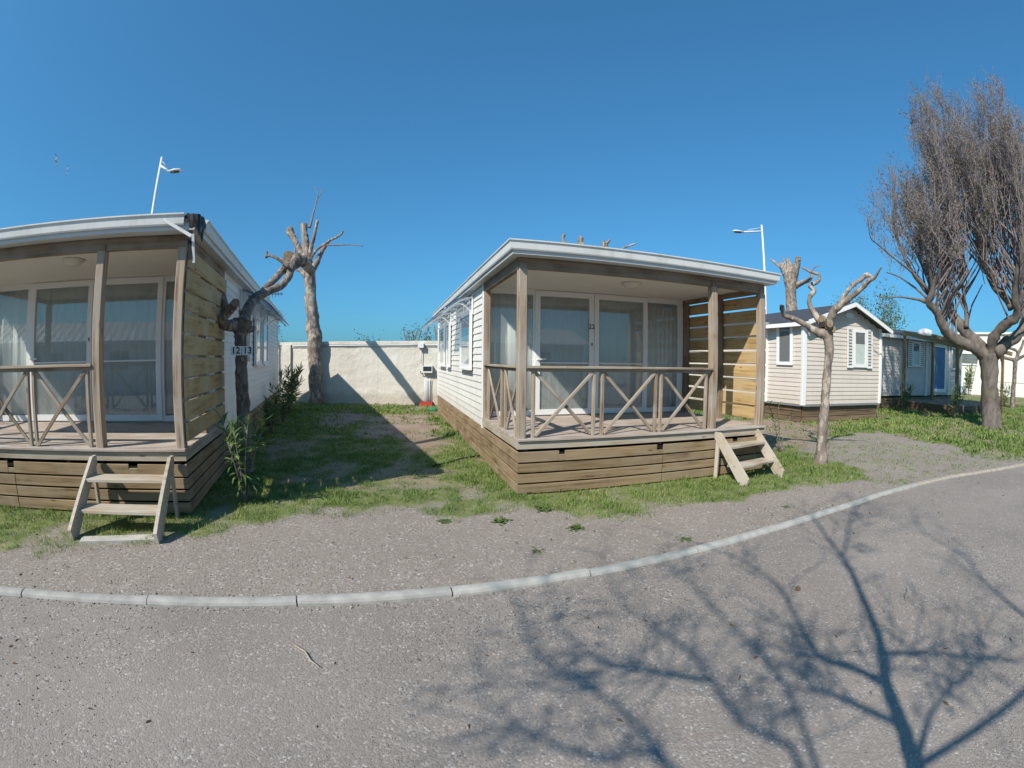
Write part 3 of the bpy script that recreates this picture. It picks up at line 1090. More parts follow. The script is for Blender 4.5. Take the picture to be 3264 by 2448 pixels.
def cabin(name, label, loc, rz, L, mull, doors, left_windows, right_windows, left_awn, right_awn, number=None, broken=False, seam=1.98, seed=1, W=3.87):
    rs = random.Random(seed)
    root = thing(name, label, 'mobile home', loc, rz, 'white cabins with covered terraces')
    # --- black box under the floor, coloured as the shade seen through the gaps
    MB().box((0.04, 0.03, 0.06), (W - 0.04, L - 0.04, 0.50)).build('gap_shade_box', 'dark_void', root)
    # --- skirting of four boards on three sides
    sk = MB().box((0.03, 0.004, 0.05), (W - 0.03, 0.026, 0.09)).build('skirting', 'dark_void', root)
    rows = [(0.022, 0.133), (0.151, 0.259), (0.277, 0.384), (0.402, 0.526)]
    for r, (z0, z1) in enumerate(rows):
        hz, cz = z1 - z0, (z0 + z1) / 2
        if r < 3:
            spans = [(0.0, seam - 0.006, z0, z1), (seam + 0.006, W, z0, z1)]
        else:
            spans = [(0.0, 0.51, z0, z1), (0.512, 0.588, z0, z1 - 0.045), (0.59, seam - 0.10, z0, z1), (seam - 0.098, seam + 0.004, z0, z1 - 0.07),
                     (seam + 0.006, W - 0.67, z0, z1), (W - 0.668, W - 0.562, z0, z1 - 0.04), (W - 0.56, W, z0, z1)]
        for x0, x1, a, b in spans:
            j = rs.uniform(-0.002, 0.002)
            bar('skirting_board', (x0, -0.011 + j, (a + b) / 2), (x1, -0.011 + j, (a + b) / 2 + rs.uniform(-.002, .002)), 0.022, b - a, 'skirt_timber', sk)
        for sx, xx in ((-1, 0.011), (1, W - 0.011)):
            for y0, y1 in ((0.004, 2.474), (2.486, 5.0), (5.012, L)):
                bar('skirting_board', (xx, y0, cz), (xx, y1, cz + rs.uniform(-.003, .003)), 0.022, hz, 'skirt_timber', sk)
    # --- terrace deck
    dk = MB()
    for x in (0.1, 1.0, 1.95, 2.9, W - 0.14):
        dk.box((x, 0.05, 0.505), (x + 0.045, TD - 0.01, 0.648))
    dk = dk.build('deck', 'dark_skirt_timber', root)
    y = -0.03
    while y < TD - 0.05:
        w = 0.142
        bar('deck_board', (0.0, y + w / 2, 0.665 + rs.uniform(-.001, .001)), (W, y + w / 2, 0.665 + rs.uniform(-.001, .001)), w, 0.030, 'deck_timber', dk, ch=0.005)
        y += w + 0.007
    bar('rim_board', (0.0, 0.012, 0.600), (W, 0.012, 0.600), 0.024, 0.092, 'rim_timber', dk)
    bar('rim_board', (0.013, 0.026, 0.600), (0.013, TD - 0.01, 0.600), 0.024, 0.092, 'rim_timber', dk)
    bar('rim_board', (W - 0.013, 0.026, 0.600), (W - 0.013, TD - 0.01, 0.600), 0.024, 0.092, 'rim_timber', dk)
    # --- posts and beams
    zt = 2.668
    for x, y_ in ((0.06, 0.08), (W - 1.02, 0.08), (W - 0.06, 0.08)):
        bar('post', (x, y_, 0.681), (x, y_, zt), 0.10, 0.115, 'post_timber', root, up=(0, 1, 0), ch=0.008)
    bar('post', (0.055, 2.04, 0.681), (0.055, 2.04, zt), 0.09, 0.09, 'post_timber', root, up=(0, 1, 0), ch=0.006)
    for y_ in (1.085, 2.085):
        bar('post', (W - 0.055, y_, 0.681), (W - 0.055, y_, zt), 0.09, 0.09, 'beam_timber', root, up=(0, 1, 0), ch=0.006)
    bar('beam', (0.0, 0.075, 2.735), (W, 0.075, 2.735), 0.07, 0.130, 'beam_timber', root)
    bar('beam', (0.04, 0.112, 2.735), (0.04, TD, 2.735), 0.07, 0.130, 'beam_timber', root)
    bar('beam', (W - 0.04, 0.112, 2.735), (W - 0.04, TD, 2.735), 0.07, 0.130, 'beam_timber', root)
    for x in (0.06, W - 1.02, W - 0.06):       # half-lap caps let into the beam
        bar('post_cap', (x, 0.0335, 2.50), (x, 0.0335, 2.735), 0.098, 0.012, 'beam_timber', root, up=(0, 1, 0), ch=0.003)
    MB().box((0.006, 0.042, 2.752), (W - 0.006, TD + 0.1, 2.790)).build('ceiling', 'ceiling_white', root)
    # ceiling lamp: a shallow opal bowl on a rim
    v, f = [], []
    lx, ly = 1.95, 0.86
    if broken: lx, ly = W - 1.78, 0.72
    prof = [(0.150, 2.752), (0.158, 2.742), (0.152, 2.728), (0.132, 2.722), (0.126, 2.712), (0.105, 2.690), (0.07, 2.675), (0.03, 2.668), (0.001, 2.667)]
    for r_, z in prof:
        v += [(lx + r_ * math.cos(a * math.pi / 12), ly + r_ * math.sin(a * math.pi / 12), z) for a in range(24)]
    for i in range(len(prof) - 1):
        f += [(i * 24 + a, (i + 1) * 24 + a, (i + 1) * 24 + (a + 1) % 24, i * 24 + (a + 1) % 24) for a in range(24)]
    mesh('ceiling_light', v, f, 'lamp_glass', root, True)
    # --- railing: front between left post and gate post, and the open left side
    e = W - 3.87
    rl = MB().box((0.112, 0.045, 1.462), (2.79 + e, 0.095, 1.500)).box((0.035, 0.14, 1.462), (0.075, 1.99, 1.500)).build('railing', 'post_timber', root)
    cuts = [0.112, 0.605 + e, 1.492 + e, 2.795 + e]
    for a, b in zip(cuts[:-1], cuts[1:]):
        bar('top_rail', (a + 0.002, 0.06, 1.516), (b - 0.002, 0.06, 1.516), 0.115, 0.030, 'post_timber', rl)
    bar('top_rail', (0.055, 0.14, 1.516), (0.055, 1.99, 1.516), 0.115, 0.030, 'post_timber', rl)
    for x in [q + e for q in (0.205, 0.985, 1.10, 1.88, 1.965, 2.72)]:
        bar('baluster', (x, 0.07, 0.682), (x, 0.07, 1.461), 0.042, 0.042, 'post_timber', rl, up=(0, 1, 0), ch=0.006)
    for a, b in [(p + e, q + e) for p, q in ((0.23, 0.96), (1.125, 1.855), (1.99, 2.695))]:
        bar('brace', (a, 0.086, 1.455), (b, 0.086, 0.70), 0.026, 0.042, 'post_timber', rl, up=(1, 0, 1), ch=0.005)
        bar('brace', (a, 0.056, 0.70), (b, 0.056, 1.455), 0.026, 0.042, 'post_timber', rl, up=(-1, 0, 1), ch=0.005)
    for y_ in (0.17, 0.80, 1.00, 1.86):
        bar('baluster', (0.055, y_, 0.682), (0.055, y_, 1.461), 0.042, 0.042, 'post_timber', rl, up=(0, 1, 0), ch=0.006)
    for a, b in ((0.20, 0.775), (1.025, 1.835)):
        bar('brace', (0.069, a, 1.455), (0.069, b, 0.70), 0.026, 0.042, 'post_timber', rl, up=(0, 1, 1), ch=0.005)
        bar('brace', (0.040, a, 0.70), (0.040, b, 1.455), 0.026, 0.042, 'post_timber', rl, up=(0, -1, 1), ch=0.005)
    # --- plank privacy screen on the right side
    ps = empty('privacy_screen', parent=root)
    zs = [0.73, 0.945, 1.16, 1.375, 1.59, 1.81, 2.03, 2.24, 2.455, 2.67]
    for z0, z1 in zip(zs[:-1], zs[1:]):
        a = z0 + 0.016 + rs.uniform(-.004, .003)
        b = z1 - 0.014
        tl = rs.uniform(-.006, .006)
        bar('screen_plank', (W + 0.014, 0.055, (a + b) / 2 + tl), (W + 0.014, 2.10 + rs.uniform(0, .03), (a + b) / 2 - tl), 0.026, b - a, 'screen_timber', ps)
    # --- glazed front wall: frame, fixed lights, two doors
    gy0, gy1 = TD, TD + 0.05
    fr = MB()
    fr.box((0.10, gy0, 0.690), (W - 0.10, gy1, 0.775)).box((0.10, gy0, 2.665), (W - 0.10, gy1, 2.751))
    for a, b in mull:
        fr.box((a, gy0, 0.776), (b, gy1, 2.664))
    fr = fr.build('glazed_front', 'white_frame', root)
    ed = [b for a, b in mull][:-1]
    st = [a for a, b in mull][1:]
    for x0, x1 in zip(ed, st):
        if any(abs(x0 - d[0]) < 0.3 and abs(x1 - d[1]) < 0.3 for d in doors):
            continue
        MB().box((x0 + 0.001, gy0 + 0.018, 0.777), (x1 - 0.001, gy0 + 0.024, 2.663)).build('pane', 'pane_glass', fr)
    for k, (x0, x1) in enumerate(doors):
        dm = ring(MB(), x0, x1, gy0 - 0.022, gy0 + 0.03, 0.705, 2.735, 0.085)
        dm.box((x0 + 0.085, gy0 - 0.016, 1.545), (x1 - 0.085, gy0 + 0.02, 1.565))
        d_ = dm.build('door', 'white_frame', root)
        MB().box((x0 + 0.0855, gy0 + 0.004, 0.791), (x1 - 0.0855, gy0 + 0.010, 1.5445)).build('pane', 'pane_glass', d_)
        MB().box((x0 + 0.0855, gy0 + 0.004, 1.5655), (x1 - 0.0855, gy0 + 0.010, 2.6495)).build('pane', 'pane_glass', d_)
        if k == 0:
            MB().box((x0 + 0.03, gy0 - 0.05, 1.60), (x0 + 0.05, gy0 - 0.023, 1.63)).box((x0 + 0.03, gy0 - 0.075, 1.602), (x0 + 0.17, gy0 - 0.050, 1.628)).build('handle', 'white_frame', d_)
            MB().box((x1 - 0.05, gy0 - 0.030, 1.85), (x1 - 0.03, gy0 - 0.023, 1.90)).build('lock', 'dark_plastic', d_)
            if number:
                mw = Matrix.Translation((x1 - 0.045, gy0 - 0.0245, 2.17)) @ Matrix.Rotation(math.pi / 2, 4, 'X')
                text_mesh('door_number', number, 0.115, 'black_print', d_, mw, bold=0.0012)
    for k, (x0, x1) in enumerate(((0.12, W * 0.27), (W * 0.265, W * 0.52), (W * 0.515, W * 0.78), (W * 0.775, W - 0.12))):
        curtain('curtain', x0, x1, gy1 + 0.05 + 0.022 * (k % 2), 0.785, 2.70, root, 5 + k, 0.012, k * 1.7 + seed)
    # --- body walls with lap siding
    zb, ztop, pitch = 0.535, 2.80, 0.1155
    for sx, xx in ((-1, 0.0), (1, W)):
        x0, x1 = (0.03, 0.09) if sx < 0 else (W - 0.09, W - 0.03)
        wl = MB().box((x0, TD + 0.055, 0.52), (x1, L - 0.03, ztop)).build('wall', 'interior_wall', root)
        z = zb
        while z < ztop - 0.03:
            h = min(pitch + 0.004, ztop - z)
            lap('siding_board', (xx - sx * 0.028, TD + 0.05, z), (xx - sx * 0.028, L - 0.05, z), h, 'white_siding', wl, (sx, 0, 0))
            z += pitch
        bar('corner_trim', (xx - sx * 0.022, TD + 0.0, 0.505), (xx - sx * 0.022, TD + 0.0, ztop), 0.045, 0.09, 'white_frame', wl, up=(0, 1, 0))
        bar('corner_trim', (xx - sx * 0.022, L - 0.035, 0.505), (xx - sx * 0.022, L - 0.035, ztop), 0.045, 0.06, 'white_frame', wl, up=(0, 1, 0))
    MB().box((0.092, L - 0.09, 0.52), (W - 0.092, L - 0.03, ztop)).build('wall', 'white_siding', root)
    MB().box((0.092, TD + 0.052, 0.60), (W - 0.092, L - 0.092, 0.685)).build('floor', 'terracotta', root)
    MB().box((0.092, TD + 2.2, 0.686), (W - 0.092, TD + 2.26, 2.745)).build('partition', 'interior_wall', root)
    for y0, y1, z0, z1 in left_windows:
        side_window(root, -1, 0.0, y0, y1, z0, z1)
    for y0, y1, z0, z1 in right_windows:
        side_window(root, 1, W, y0, y1, z0, z1)
    for y0, y1 in left_awn:
        awning(root, -1, 0.0, y0, y1, 2.72)
    for y0, y1 in right_awn:
        awning(root, 1, W, y0, y1, 2.72)
    # --- roof: soffit slab, low hipped sheet, gutter
    ox, oy = 0.11, 0.13
    x0, x1, y0, y1 = -ox, W + ox, -oy, L + 0.14
    xm = W / 2
    v = [(x0, y0, 2.805), (x1, y0, 2.805), (x1, y1, 2.805), (x0, y1, 2.805), (x0, y0, 2.955), (x1, y0, 2.955), (x1, y1, 2.955), (x0, y1, 2.955), (xm, y0 + 2.0, 3.20), (xm, y1 - 0.02, 3.20)]
    f = [(0, 3, 2, 1), (0, 1, 5, 4), (1, 2, 6, 5), (3, 0, 4, 7), (2, 3, 7, 9, 6), (4, 5, 8), (5, 6, 9, 8), (7, 4, 8, 9)]
    rf = mesh('roof', v, f, 'roof_sheet', root)
    gp = [(0.003, -0.105), (0.026, -0.108), (0.034, -0.092), (0.040, -0.012), (0.056, -0.002), (0.056, 0.012), (0.003, 0.018)]
    zz = 2.955
    if not broken:
        sweep('gutter', [(x0, y1, zz), (x0, y0, zz), (x1, y0, zz), (x1, y1, zz)], gp, 'gutter_white', rf, left=False)
    else:
        sweep('gutter', [(x0, y1, zz), (x0, y0, zz), (W - 0.02, y0, zz)], gp, 'gutter_white', rf, left=False)
        sweep('gutter', [(x1, 0.16, zz + 0.015), (x1, y1, zz)], gp, 'gutter_white', rf, left=False)
        # the torn corner: dark membrane, a hanging trim strip and a dangling offcut
        v, f = [], []
        n_ = 11
        for i in range(n_):
            t = i / (n_ - 1)
            if t < 0.45:
                px, py = W - 0.02 + (x1 - W + 0.02) * t / 0.45, y0
            else:
                px, py = x1, y0 + (0.16 - y0) * (t - 0.45) / 0.55
            px += 0.025 if t >= 0.4 else 0.0
            py -= 0.025 if t <= 0.5 else 0.0
            v += [(px, py, zz - 0.01 + rs.uniform(-.015, .02) + 0.02 * math.sin(t * 3.14)), (px + rs.uniform(0, .02), py - rs.uniform(0, .02), zz - 0.05 - rs.uniform(0, 0.03)),
                  (px + rs.uniform(-.01, .02), py - rs.uniform(-.01, .02), zz - 0.12 - rs.uniform(0, 0.12))]
        for i in range(n_ - 1):
            a = i * 3
            f += [(a, a + 3, a + 4, a + 1)] + ([(a + 1, a + 4, a + 5, a + 2)] if rs.random() < 0.6 else [])
        tm = mesh('torn_membrane', v, f, 'torn_membrane', rf)
        s = tm.modifiers.new('thickness', 'SOLIDIFY'); s.thickness = 0.004
        bar('hanging_strip', (W - 0.23, y0 - 0.08, zz - 0.06), (W + 0.10, y0 - 0.10, zz - 0.24), 0.012, 0.034, 'gutter_white', rf)
        bar('hanging_strip', (W + 0.095, y0 - 0.03, zz - 0.20), (W + 0.125, y0 + 0.0, zz - 0.48), 0.028, 0.006, 'gutter_white', rf, up=(0, 1, 0))
        bar('torn_flap', (W + 0.06, y0 - 0.02, zz - 0.16), (W + 0.085, y0 - 0.01, zz - 0.45), 0.05, 0.004, 'torn_membrane', rf, up=(0, 1, 0))
    return root


R1, R2 = 0.2586, 0.4025
H1 = (0.07, 5.475, 0.0)
H2O = (-3.198, 3.865, 0.055)
W2 = 4.40
H2 = (H2O[0] - math.cos(R2) * W2, H2O[1] - math.sin(R2) * W2, 0.055)
W = 3.87
cabin('mobile_home', 'white lap-sided cabin with number 22 on its glass doors and an intact gutter', H1, R1, 9.0,
      [(0.10, 0.14), (0.84, 0.90), (2.95, 2.99), (3.66, W - 0.10)], [(0.872, 1.918), (1.926, 2.98)],
      [(2.99, 4.19, 1.44, 2.47), (5.90, 6.48, 1.44, 2.47), (6.96, 8.17, 1.44, 2.47)], [(4.0, 5.2, 1.44, 2.47)], [(2.95, 5.0), (5.85, 8.25)], [],
      number='22', seam=1.98, seed=3)
cabin('mobile_home', 'white cabin with a torn roof corner and hanging gutter strip beside the 12|13 tree', H2, R2, 11.5,
      [(0.10, 0.14), (0.93, 1.04), (3.42, 3.48), (W2 - 0.21, W2 - 0.10)], [(1.02, 2.235), (2.245, 3.435)],
      [(3.5, 4.7, 1.44, 2.47)], [(3.57, 4.6, 1.44, 2.47), (5.40, 6.45, 1.44, 2.47), (6.83, 7.80, 1.44, 2.47)], [], [(3.5, 4.75), (5.3, 7.95)],
      broken=True, seam=2.15, seed=8, W=W2)


def steps(name, label, loc, rz, wid, run, rise):
    """Two sloping stringers and two treads, let against the deck."""
    t = thing(name, label, 'steps', loc, rz, 'wooden steps up to the terraces')
    for x in (0.018, wid - 0.018):
        sx = 0.036
        y0, z0 = -0.02, rise
        y1, z1 = -run, 0.0
        prof = [(y0, z0), (y0, z0 - 0.09), (y1 + 0.13, 0.0), (y1, 0.0), (y1 - 0.02, 0.10), (y0 - 0.10, z0)]
        v = [(x - sx / 2, a, b) for a, b in prof] + [(x + sx / 2, a, b) for a, b in prof]
        k = len(prof)
        f = [(i, (i + 1) % k, (i + 1) % k + k, i + k) for i in range(k)] + [tuple(range(k - 1, -1, -1)), tuple(range(k, 2 * k))]
        o = mesh('stringer', v, f, 'step_timber', t)
        bm = bmesh.new(); bm.from_mesh(o.data); bmesh.ops.recalc_face_normals(bm, faces=bm.faces); bm.to_mesh(o.data); bm.free()
        bar('rear_leg', (x, -0.075, 0.0), (x, -0.075, rise - 0.10), 0.03, 0.06, 'step_timber', t, up=(0, 1, 0))
    for q in (0.70, 0.33):
        z = rise * q
        yf = -run + (run - 0.12) * (z / rise) - 0.02
        bar('tread', (0.037, yf + 0.12, z), (wid - 0.037, yf + 0.12, z), 0.235, 0.034, 'step_timber', t)
    return t


steps('wooden_steps', 'two-tread wooden steps beside the privacy screen of the cabin numbered 22', (H1[0] + math.cos(R1) * 2.83, H1[1] + math.sin(R1) * 2.83 - 0.03, gz(3.0, 6.0) + 0.0), R1 + 0.16, 0.90, 0.66, 0.65)
sx_, sy_ = -1.07, -0.035
steps('wooden_steps', 'weathered two-tread wooden steps standing on a concrete slab by the 12|13 tree cabin',
      (H2O[0] + math.cos(R2) * sx_ - math.sin(R2) * sy_, H2O[1] + math.sin(R2) * sx_ + math.cos(R2) * sy_, 0.055), R2, 0.95, 0.80, 0.625)
v = []
sb = thing('foot_slab', 'thin whitish concrete slab on the grass under the weathered steps', 'slab', (-3.42, 2.97, float(zg(-3.4, 3.0)) - 0.012), R2 + 0.18)
MB().box((-0.40, -0.10, 0), (0.42, 0.04, 0.034)).build('slab', 'slab_concrete', sb)

# ---------------------------------------------------------------- perimeter wall and what hangs on it
WY = 16.40
wall = thing('perimeter_wall', 'cream rendered boundary wall with a projecting coping at the end of the lawn', 'wall')
v, f = [], []
nxw, nzw = 230, 22
for j in range(nzw + 1):
    for i in range(nxw + 1):
        x = -22 + i * 30 / nxw
        z = -0.15 + j * 2.27 / nzw
        dy = 0.022 * (float(vnoise(x, z * 2 + 5, 2.1)) - 0.5) + 0.012 * (float(vnoise(x, z + 9, 6.3)) - 0.5)
        v.append((x, WY + dy, z))
nf = len(v)
for j in range(nzw):
    for i in range(nxw):
        a = j * (nxw + 1) + i
        f.append((a, a + 1, a + nxw + 2, a + nxw + 1))
wp = mesh('render', v, f, 'plaster', wall, True)
MB().box((-22, WY + 0.03, -0.15), (8, WY + 0.20, 2.13)).build('core', 'plaster', wall)
MB().box((-22, WY - 0.05, 2.125), (8, WY + 0.23, 2.235)).build('coping', 'plaster', wall)
MB().box((-22, WY - 0.022, 2.02), (8, WY + 0.025, 2.055)).build('ledge', 'plaster', wall)
for x in (-8.35, -16.5):
    MB().box((x - 0.185, WY - 0.085, -0.1), (x + 0.185, WY + 0.0, 2.123)).build('pilaster', 'plaster', wall)

pc = thing('conduit_pipe', 'white conduit pipe running along the top of the boundary wall', 'pipe', (0, 0, 0))
MB().tube([(-8.1, WY - 0.045, 2.09), (-6, WY - 0.045, 2.087), (-3.6, WY - 0.045, 2.09), (-3.26, WY - 0.045, 2.09)], 0.022, 8).build('pipe', 'pole_white', pc, True)
MB().tube([(-3.04, WY - 0.045, 2.09), (-1.2, WY - 0.045, 2.09), (1.5, WY - 0.045, 2.088)], 0.022, 8).build('pipe', 'pole_white', pc, True)
jb = thing('junction_box', 'small square white junction box just under the wall coping', 'box', (-3.15, WY - 0.02, 1.99))
MB().box((-0.10, -0.16, 0.0), (0.10, 0.03, 0.155)).build('case', 'pole_white', jb)
MB().tube([(0.0, -0.06, 0.0), (0.0, -0.06, -0.55)], 0.014, 8).build('conduit', 'pole_white', jb, True)

mb_ = thing('meter_box', 'white meter box with a dark window and four pipes on the boundary wall', 'meter box', (-2.91, WY - 0.02, 1.13))
MB().box((-0.17, -0.17, 0.0), (0.17, 0.02, 0.24)).build('case', 'pole_white', mb_)
MB().box((-0.145, -0.182, 0.065), (0.145, -0.171, 0.215)).build('window', 'dark_plastic', mb_)
MB().tube([(-0.15, -0.08, 0.02), (-0.19, -0.08, -0.03), (-0.24, -0.08, -0.02), (-0.26, -0.07, 0.06)], 0.016, 8).build('cable', 'cable_black', mb_, True)
for i, x in enumerate((-0.10, -0.045, 0.01, 0.065)):
    MB().tube([(x, -0.07, -1.13), (x, -0.07, -0.2 + 0.02 * (i % 2))], 0.016, 8).build('pipe', 'pole_white', mb_, True)
vb = thing('valve_crate', 'low red crate at the foot of the wall pipes', 'crate', (-2.95, WY - 0.10, 0.0))
MB().box((-0.21, -0.14, 0.0), (-0.17, 0.08, 0.13)).box((0.17, -0.14, 0.0), (0.21, 0.08, 0.13)).box((-0.17, -0.14, 0.0), (0.17, -0.11, 0.13)).box((-0.17, 0.05, 0.0), (0.17, 0.08, 0.13)).build('crate_sides', 'red_paint', vb)
gr_ = thing('hose_cap', 'small green plastic cover on the ground at the corner of cabin 22', 'cover', (-2.45, 14.75, gz(-2.45, 14.75)))
v, f = tube([(0, 0, 0), (0, 0, 0.05), (0, 0, 0.09), (0, 0, 0.11)], [0.16, 0.15, 0.10, 0.03], 12)
mesh('cap', v, f, 'green_plastic', gr_, True)


# ---------------------------------------------------------------- beige cabin with gable front
def slab(name, pts, thick, mat, parent, nrm=None):
    """A flat polygon given thickness along its normal (downwards)."""
    P = [Vector(p) for p in pts]
    n_ = (P[1] - P[0]).cross(P[2] - P[0]).normalized() if nrm is None else Vector(nrm)
    k = len(P)
    v = P + [p - n_ * thick for p in P]
    f = [tuple(range(k)), tuple(range(2 * k - 1, k - 1, -1))] + [(i, i + k, (i + 1) % k + k, (i + 1) % k) for i in range(k)]
    return mesh(name, v, f, mat, parent)


def boards(parent, a, b, z0, z1, mat, out, pitch=0.122, clip=None):
    """Lap boards on a vertical facet from plan point a to b. clip(z) -> (t0, t1) shortens boards in a gable."""
    a, b = Vector((a[0], a[1], 0)), Vector((b[0], b[1], 0))
    z = z0
    while z < z1 - 0.02:
        h = min(pitch + 0.004, z1 - z)
        t0, t1 = clip(z + h * 0.15) if clip else (0, 1)
        if t1 - t0 > 0.04:
            p, q = a.lerp(b, t0), a.lerp(b, t1)
            lap('siding_board', (p.x, p.y, z), (q.x, q.y, z), h, mat, parent, out)
        z += pitch


def face_window(root, x0, x1, z0, z1, y, shutters=0.0, glassmat='pane_glass', back='dark_void', cur=True, M=None):
    """A window on a facet: M maps (along, out, z) to the thing's space; y = proud distance."""
    M = M or Matrix.Identity(4)

    def put(name, mb, mat, par):
        o = mb.build(name, mat, par)
        o.data.transform(M)
        return o
    w = put('window', ring(MB(), x0, x1, -y - 0.045, -y, z0, z1, 0.095), 'white_frame', root)
    put('pane', MB().box((x0 + 0.096, -y - 0.03, z0 + 0.096), (x1 - 0.096, -y - 0.025, z1 - 0.096)), glassmat, w)
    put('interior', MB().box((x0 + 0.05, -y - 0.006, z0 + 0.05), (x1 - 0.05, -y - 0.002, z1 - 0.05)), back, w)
    if cur:
        v, f = [], []
        n_ = 26
        for i in range(n_ + 1):
            x = x0 + 0.097 + (x1 - x0 - 0.194) * i / n_
            yy = -y - 0.013 + 0.004 * math.sin(i * 1.7)
            v += [(x, yy, z0 + 0.098), (x, yy, z1 - 0.098 - (z1 - z0) * 0.30)]
        f = [(2 * i, 2 * i + 2, 2 * i + 3, 2 * i + 1) for i in range(n_)]
        c = mesh('curtain', v, f, 'curtain_cloth', w, True)
        c.data.transform(M)
    if shutters:
        for a, b in ((x0 - shutters - 0.01, x0 - 0.01), (x1 + 0.01, x1 + shutters + 0.01)):
            s = put('shutter', ring(MB(), a, b, -y - 0.045, -y - 0.012, z0 - 0.02, z1 + 0.02, 0.035), 'shutter_white', root)
            put('slit_shade_panel', MB().box((a + 0.03, -y - 0.016, z0), (b - 0.03, -y - 0.0125, z1)), 'dark_plastic', s)  # dark panel coloured as the shade between the slats
            n_ = 13
            for i in range(n_):
                z = z0 + 0.03 + (z1 - z0 - 0.06) * i / (n_ - 1)
                sl_ = bar('slat', (a + 0.036, -y - 0.026, z), (b - 0.036, -y - 0.026, z), 0.012, 0.060, 'shutter_white', s, up=(0, -0.3, 1), ch=0.002, pre=M)
    return w


R3 = 0.10
h3 = thing('mobile_home', 'beige lap-sided cabin with a dark gabled roof and a chamfered corner', 'mobile home', (8.05, 11.51, 0), R3)
# plan (local): front from (0,0) to (3.45,0); left chamfer to (-0.36,1.34); then straight back
FW, CX, CY, BL = 3.47, -0.36, 1.36, 9.0
ZB, ZE, ZP = 0.52, 2.78, 3.40
v = [(0.02, 0.03, 0.5), (FW - 0.02, 0.03, 0.5), (FW - 0.02, BL, 0.5), (CX + 0.03, BL, 0.5), (CX + 0.03, CY, 0.5)]
v += [(x, y, ZE) for x, y, z in v] + [(1.9, 0.03, ZP - 0.05), (1.9, BL, ZP - 0.05)]
f = [(0, 1, 6, 10, 5), (1, 2, 7, 6), (2, 3, 8, 11, 7), (3, 4, 9, 8), (4, 0, 5, 9), (4, 3, 2, 1, 0)]
b3 = mesh('wall', v, f, 'beige_siding', h3)
gab = lambda z: (0, 1) if z < ZE else ((z - ZE) / (ZP - ZE) * 1.9 / FW, 1 - (z - ZE) / (ZP - ZE) * (FW - 1.9) / FW)
boards(b3, (0.03, 0.026), (FW - 0.03, 0.026), ZB, ZP - 0.06, 'beige_siding', (0, -1, 0), clip=gab)
cdir = Vector((-CX, -CY, 0)).normalized()
cn = Vector((-abs(cdir.y), cdir.x if cdir.x < 0 else -cdir.x, 0)).normalized()
cn = Vector((cdir.y, -cdir.x, 0)) if Vector((cdir.y, -cdir.x, 0)).x < 0 else Vector((-cdir.y, cdir.x, 0))
boards(b3, (CX + 0.02, CY - 0.03), (0.01, 0.03), ZB, ZE + 0.02, 'beige_siding', cn)
boards(b3, (CX + 0.028, CY + 0.04), (CX + 0.028, BL), ZB, ZE + 0.02, 'beige_siding', (-1, 0, 0))
for x, y in ((0.0, 0.0), (FW, 0.02), (CX, CY)):
    bar('corner_trim', (x, y, 0.50), (x, y, ZE + 0.06), 0.16 if x < 0.1 else 0.11, 0.10, 'white_frame', b3, up=(0, 1, 0), ch=0.01)
bar('base_rail', (0.0, -0.01, 0.485), (FW, -0.01, 0.485), 0.07, 0.05, 'metal_grey', b3)
bar('base_rail', (CX, CY, 0.485), (0, 0, 0.485), 0.07, 0.05, 'metal_grey', b3)
sk3 = MB().box((0.12, 0.16, 0.0), (FW - 0.12, BL - 0.1, 0.45)).build('skirting', 'dark_void', h3)  # black block giving the board gaps their shade by colour
for k in range(3):
    z = 0.085 + k * 0.145
    bar('skirting_board', (0.06, 0.08, z), (FW - 0.02, 0.08, z), 0.022, 0.132, 'dark_skirt_timber', sk3)
    bar('skirting_board', (CX + 0.06, CY + 0.05, z), (0.05, 0.10, z), 0.022, 0.132, 'dark_skirt_timber', sk3)
    bar('skirting_board', (CX + 0.06, CY + 0.07, z), (CX + 0.06, BL, z), 0.022, 0.132, 'dark_skirt_timber', sk3)
face_window(h3, 2.06, 2.72, 1.60, 2.74, 0.012, shutters=0.26)
face_window(h3, 0.42, 1.02, 1.60, 2.76, 0.012, cur=False, M=Matrix.Translation((CX, CY, 0)) @ Matrix.Rotation(math.atan2(-CY, -CX), 4, 'Z'))
# roof slopes with overhang, barge boards and eaves
ov, fo = 0.24, 0.32
sl_l, sl_r = (ZP - ZE) / 1.9, (ZP - ZE) / (FW - 1.9)
eL, eR = -0.62, FW + ov
zl, zr_ = ZP - (1.9 - eL) * sl_l * 0.86, ZP - (eR - 1.9) * sl_r
rf3 = slab('roof', [(eL, CY - 0.2, zl + 0.09), (0.0, -fo, ZP - 1.9 * sl_l + 0.09), (1.9, -fo, ZP + 0.09), (1.9, BL + 0.2, ZP + 0.09), (eL, BL + 0.2, zl + 0.09)], 0.06, 'slate_roof', h3, nrm=(0, 0, 1))
slab('roof_slope', [(1.9, -fo, ZP + 0.09), (eR, -fo, zr_ + 0.09), (eR, BL + 0.2, zr_ + 0.09), (1.9, BL + 0.2, ZP + 0.09)], 0.06, 'slate_roof', rf3, nrm=(0, 0, 1))
bar('barge_board', (-0.10, -fo - 0.015, ZP - 2.0 * sl_l + 0.03), (1.9, -fo - 0.015, ZP + 0.03), 0.03, 0.12, 'white_frame', rf3)
bar('barge_board', (1.9, -fo - 0.015, ZP + 0.03), (eR + 0.02, -fo - 0.015, zr_ + 0.03), 0.03, 0.12, 'white_frame', rf3)
bar('eave_board', (eL - 0.02, CY - 0.25, zl + 0.0), (-0.08, -fo, ZP - 2.0 * sl_l - 0.0), 0.03, 0.11, 'white_frame', rf3)
bar('eave_board', (eL - 0.015, CY - 0.22, zl + 0.02), (eL - 0.015, BL + 0.2, zl + 0.02), 0.03, 0.11, 'white_frame', rf3)
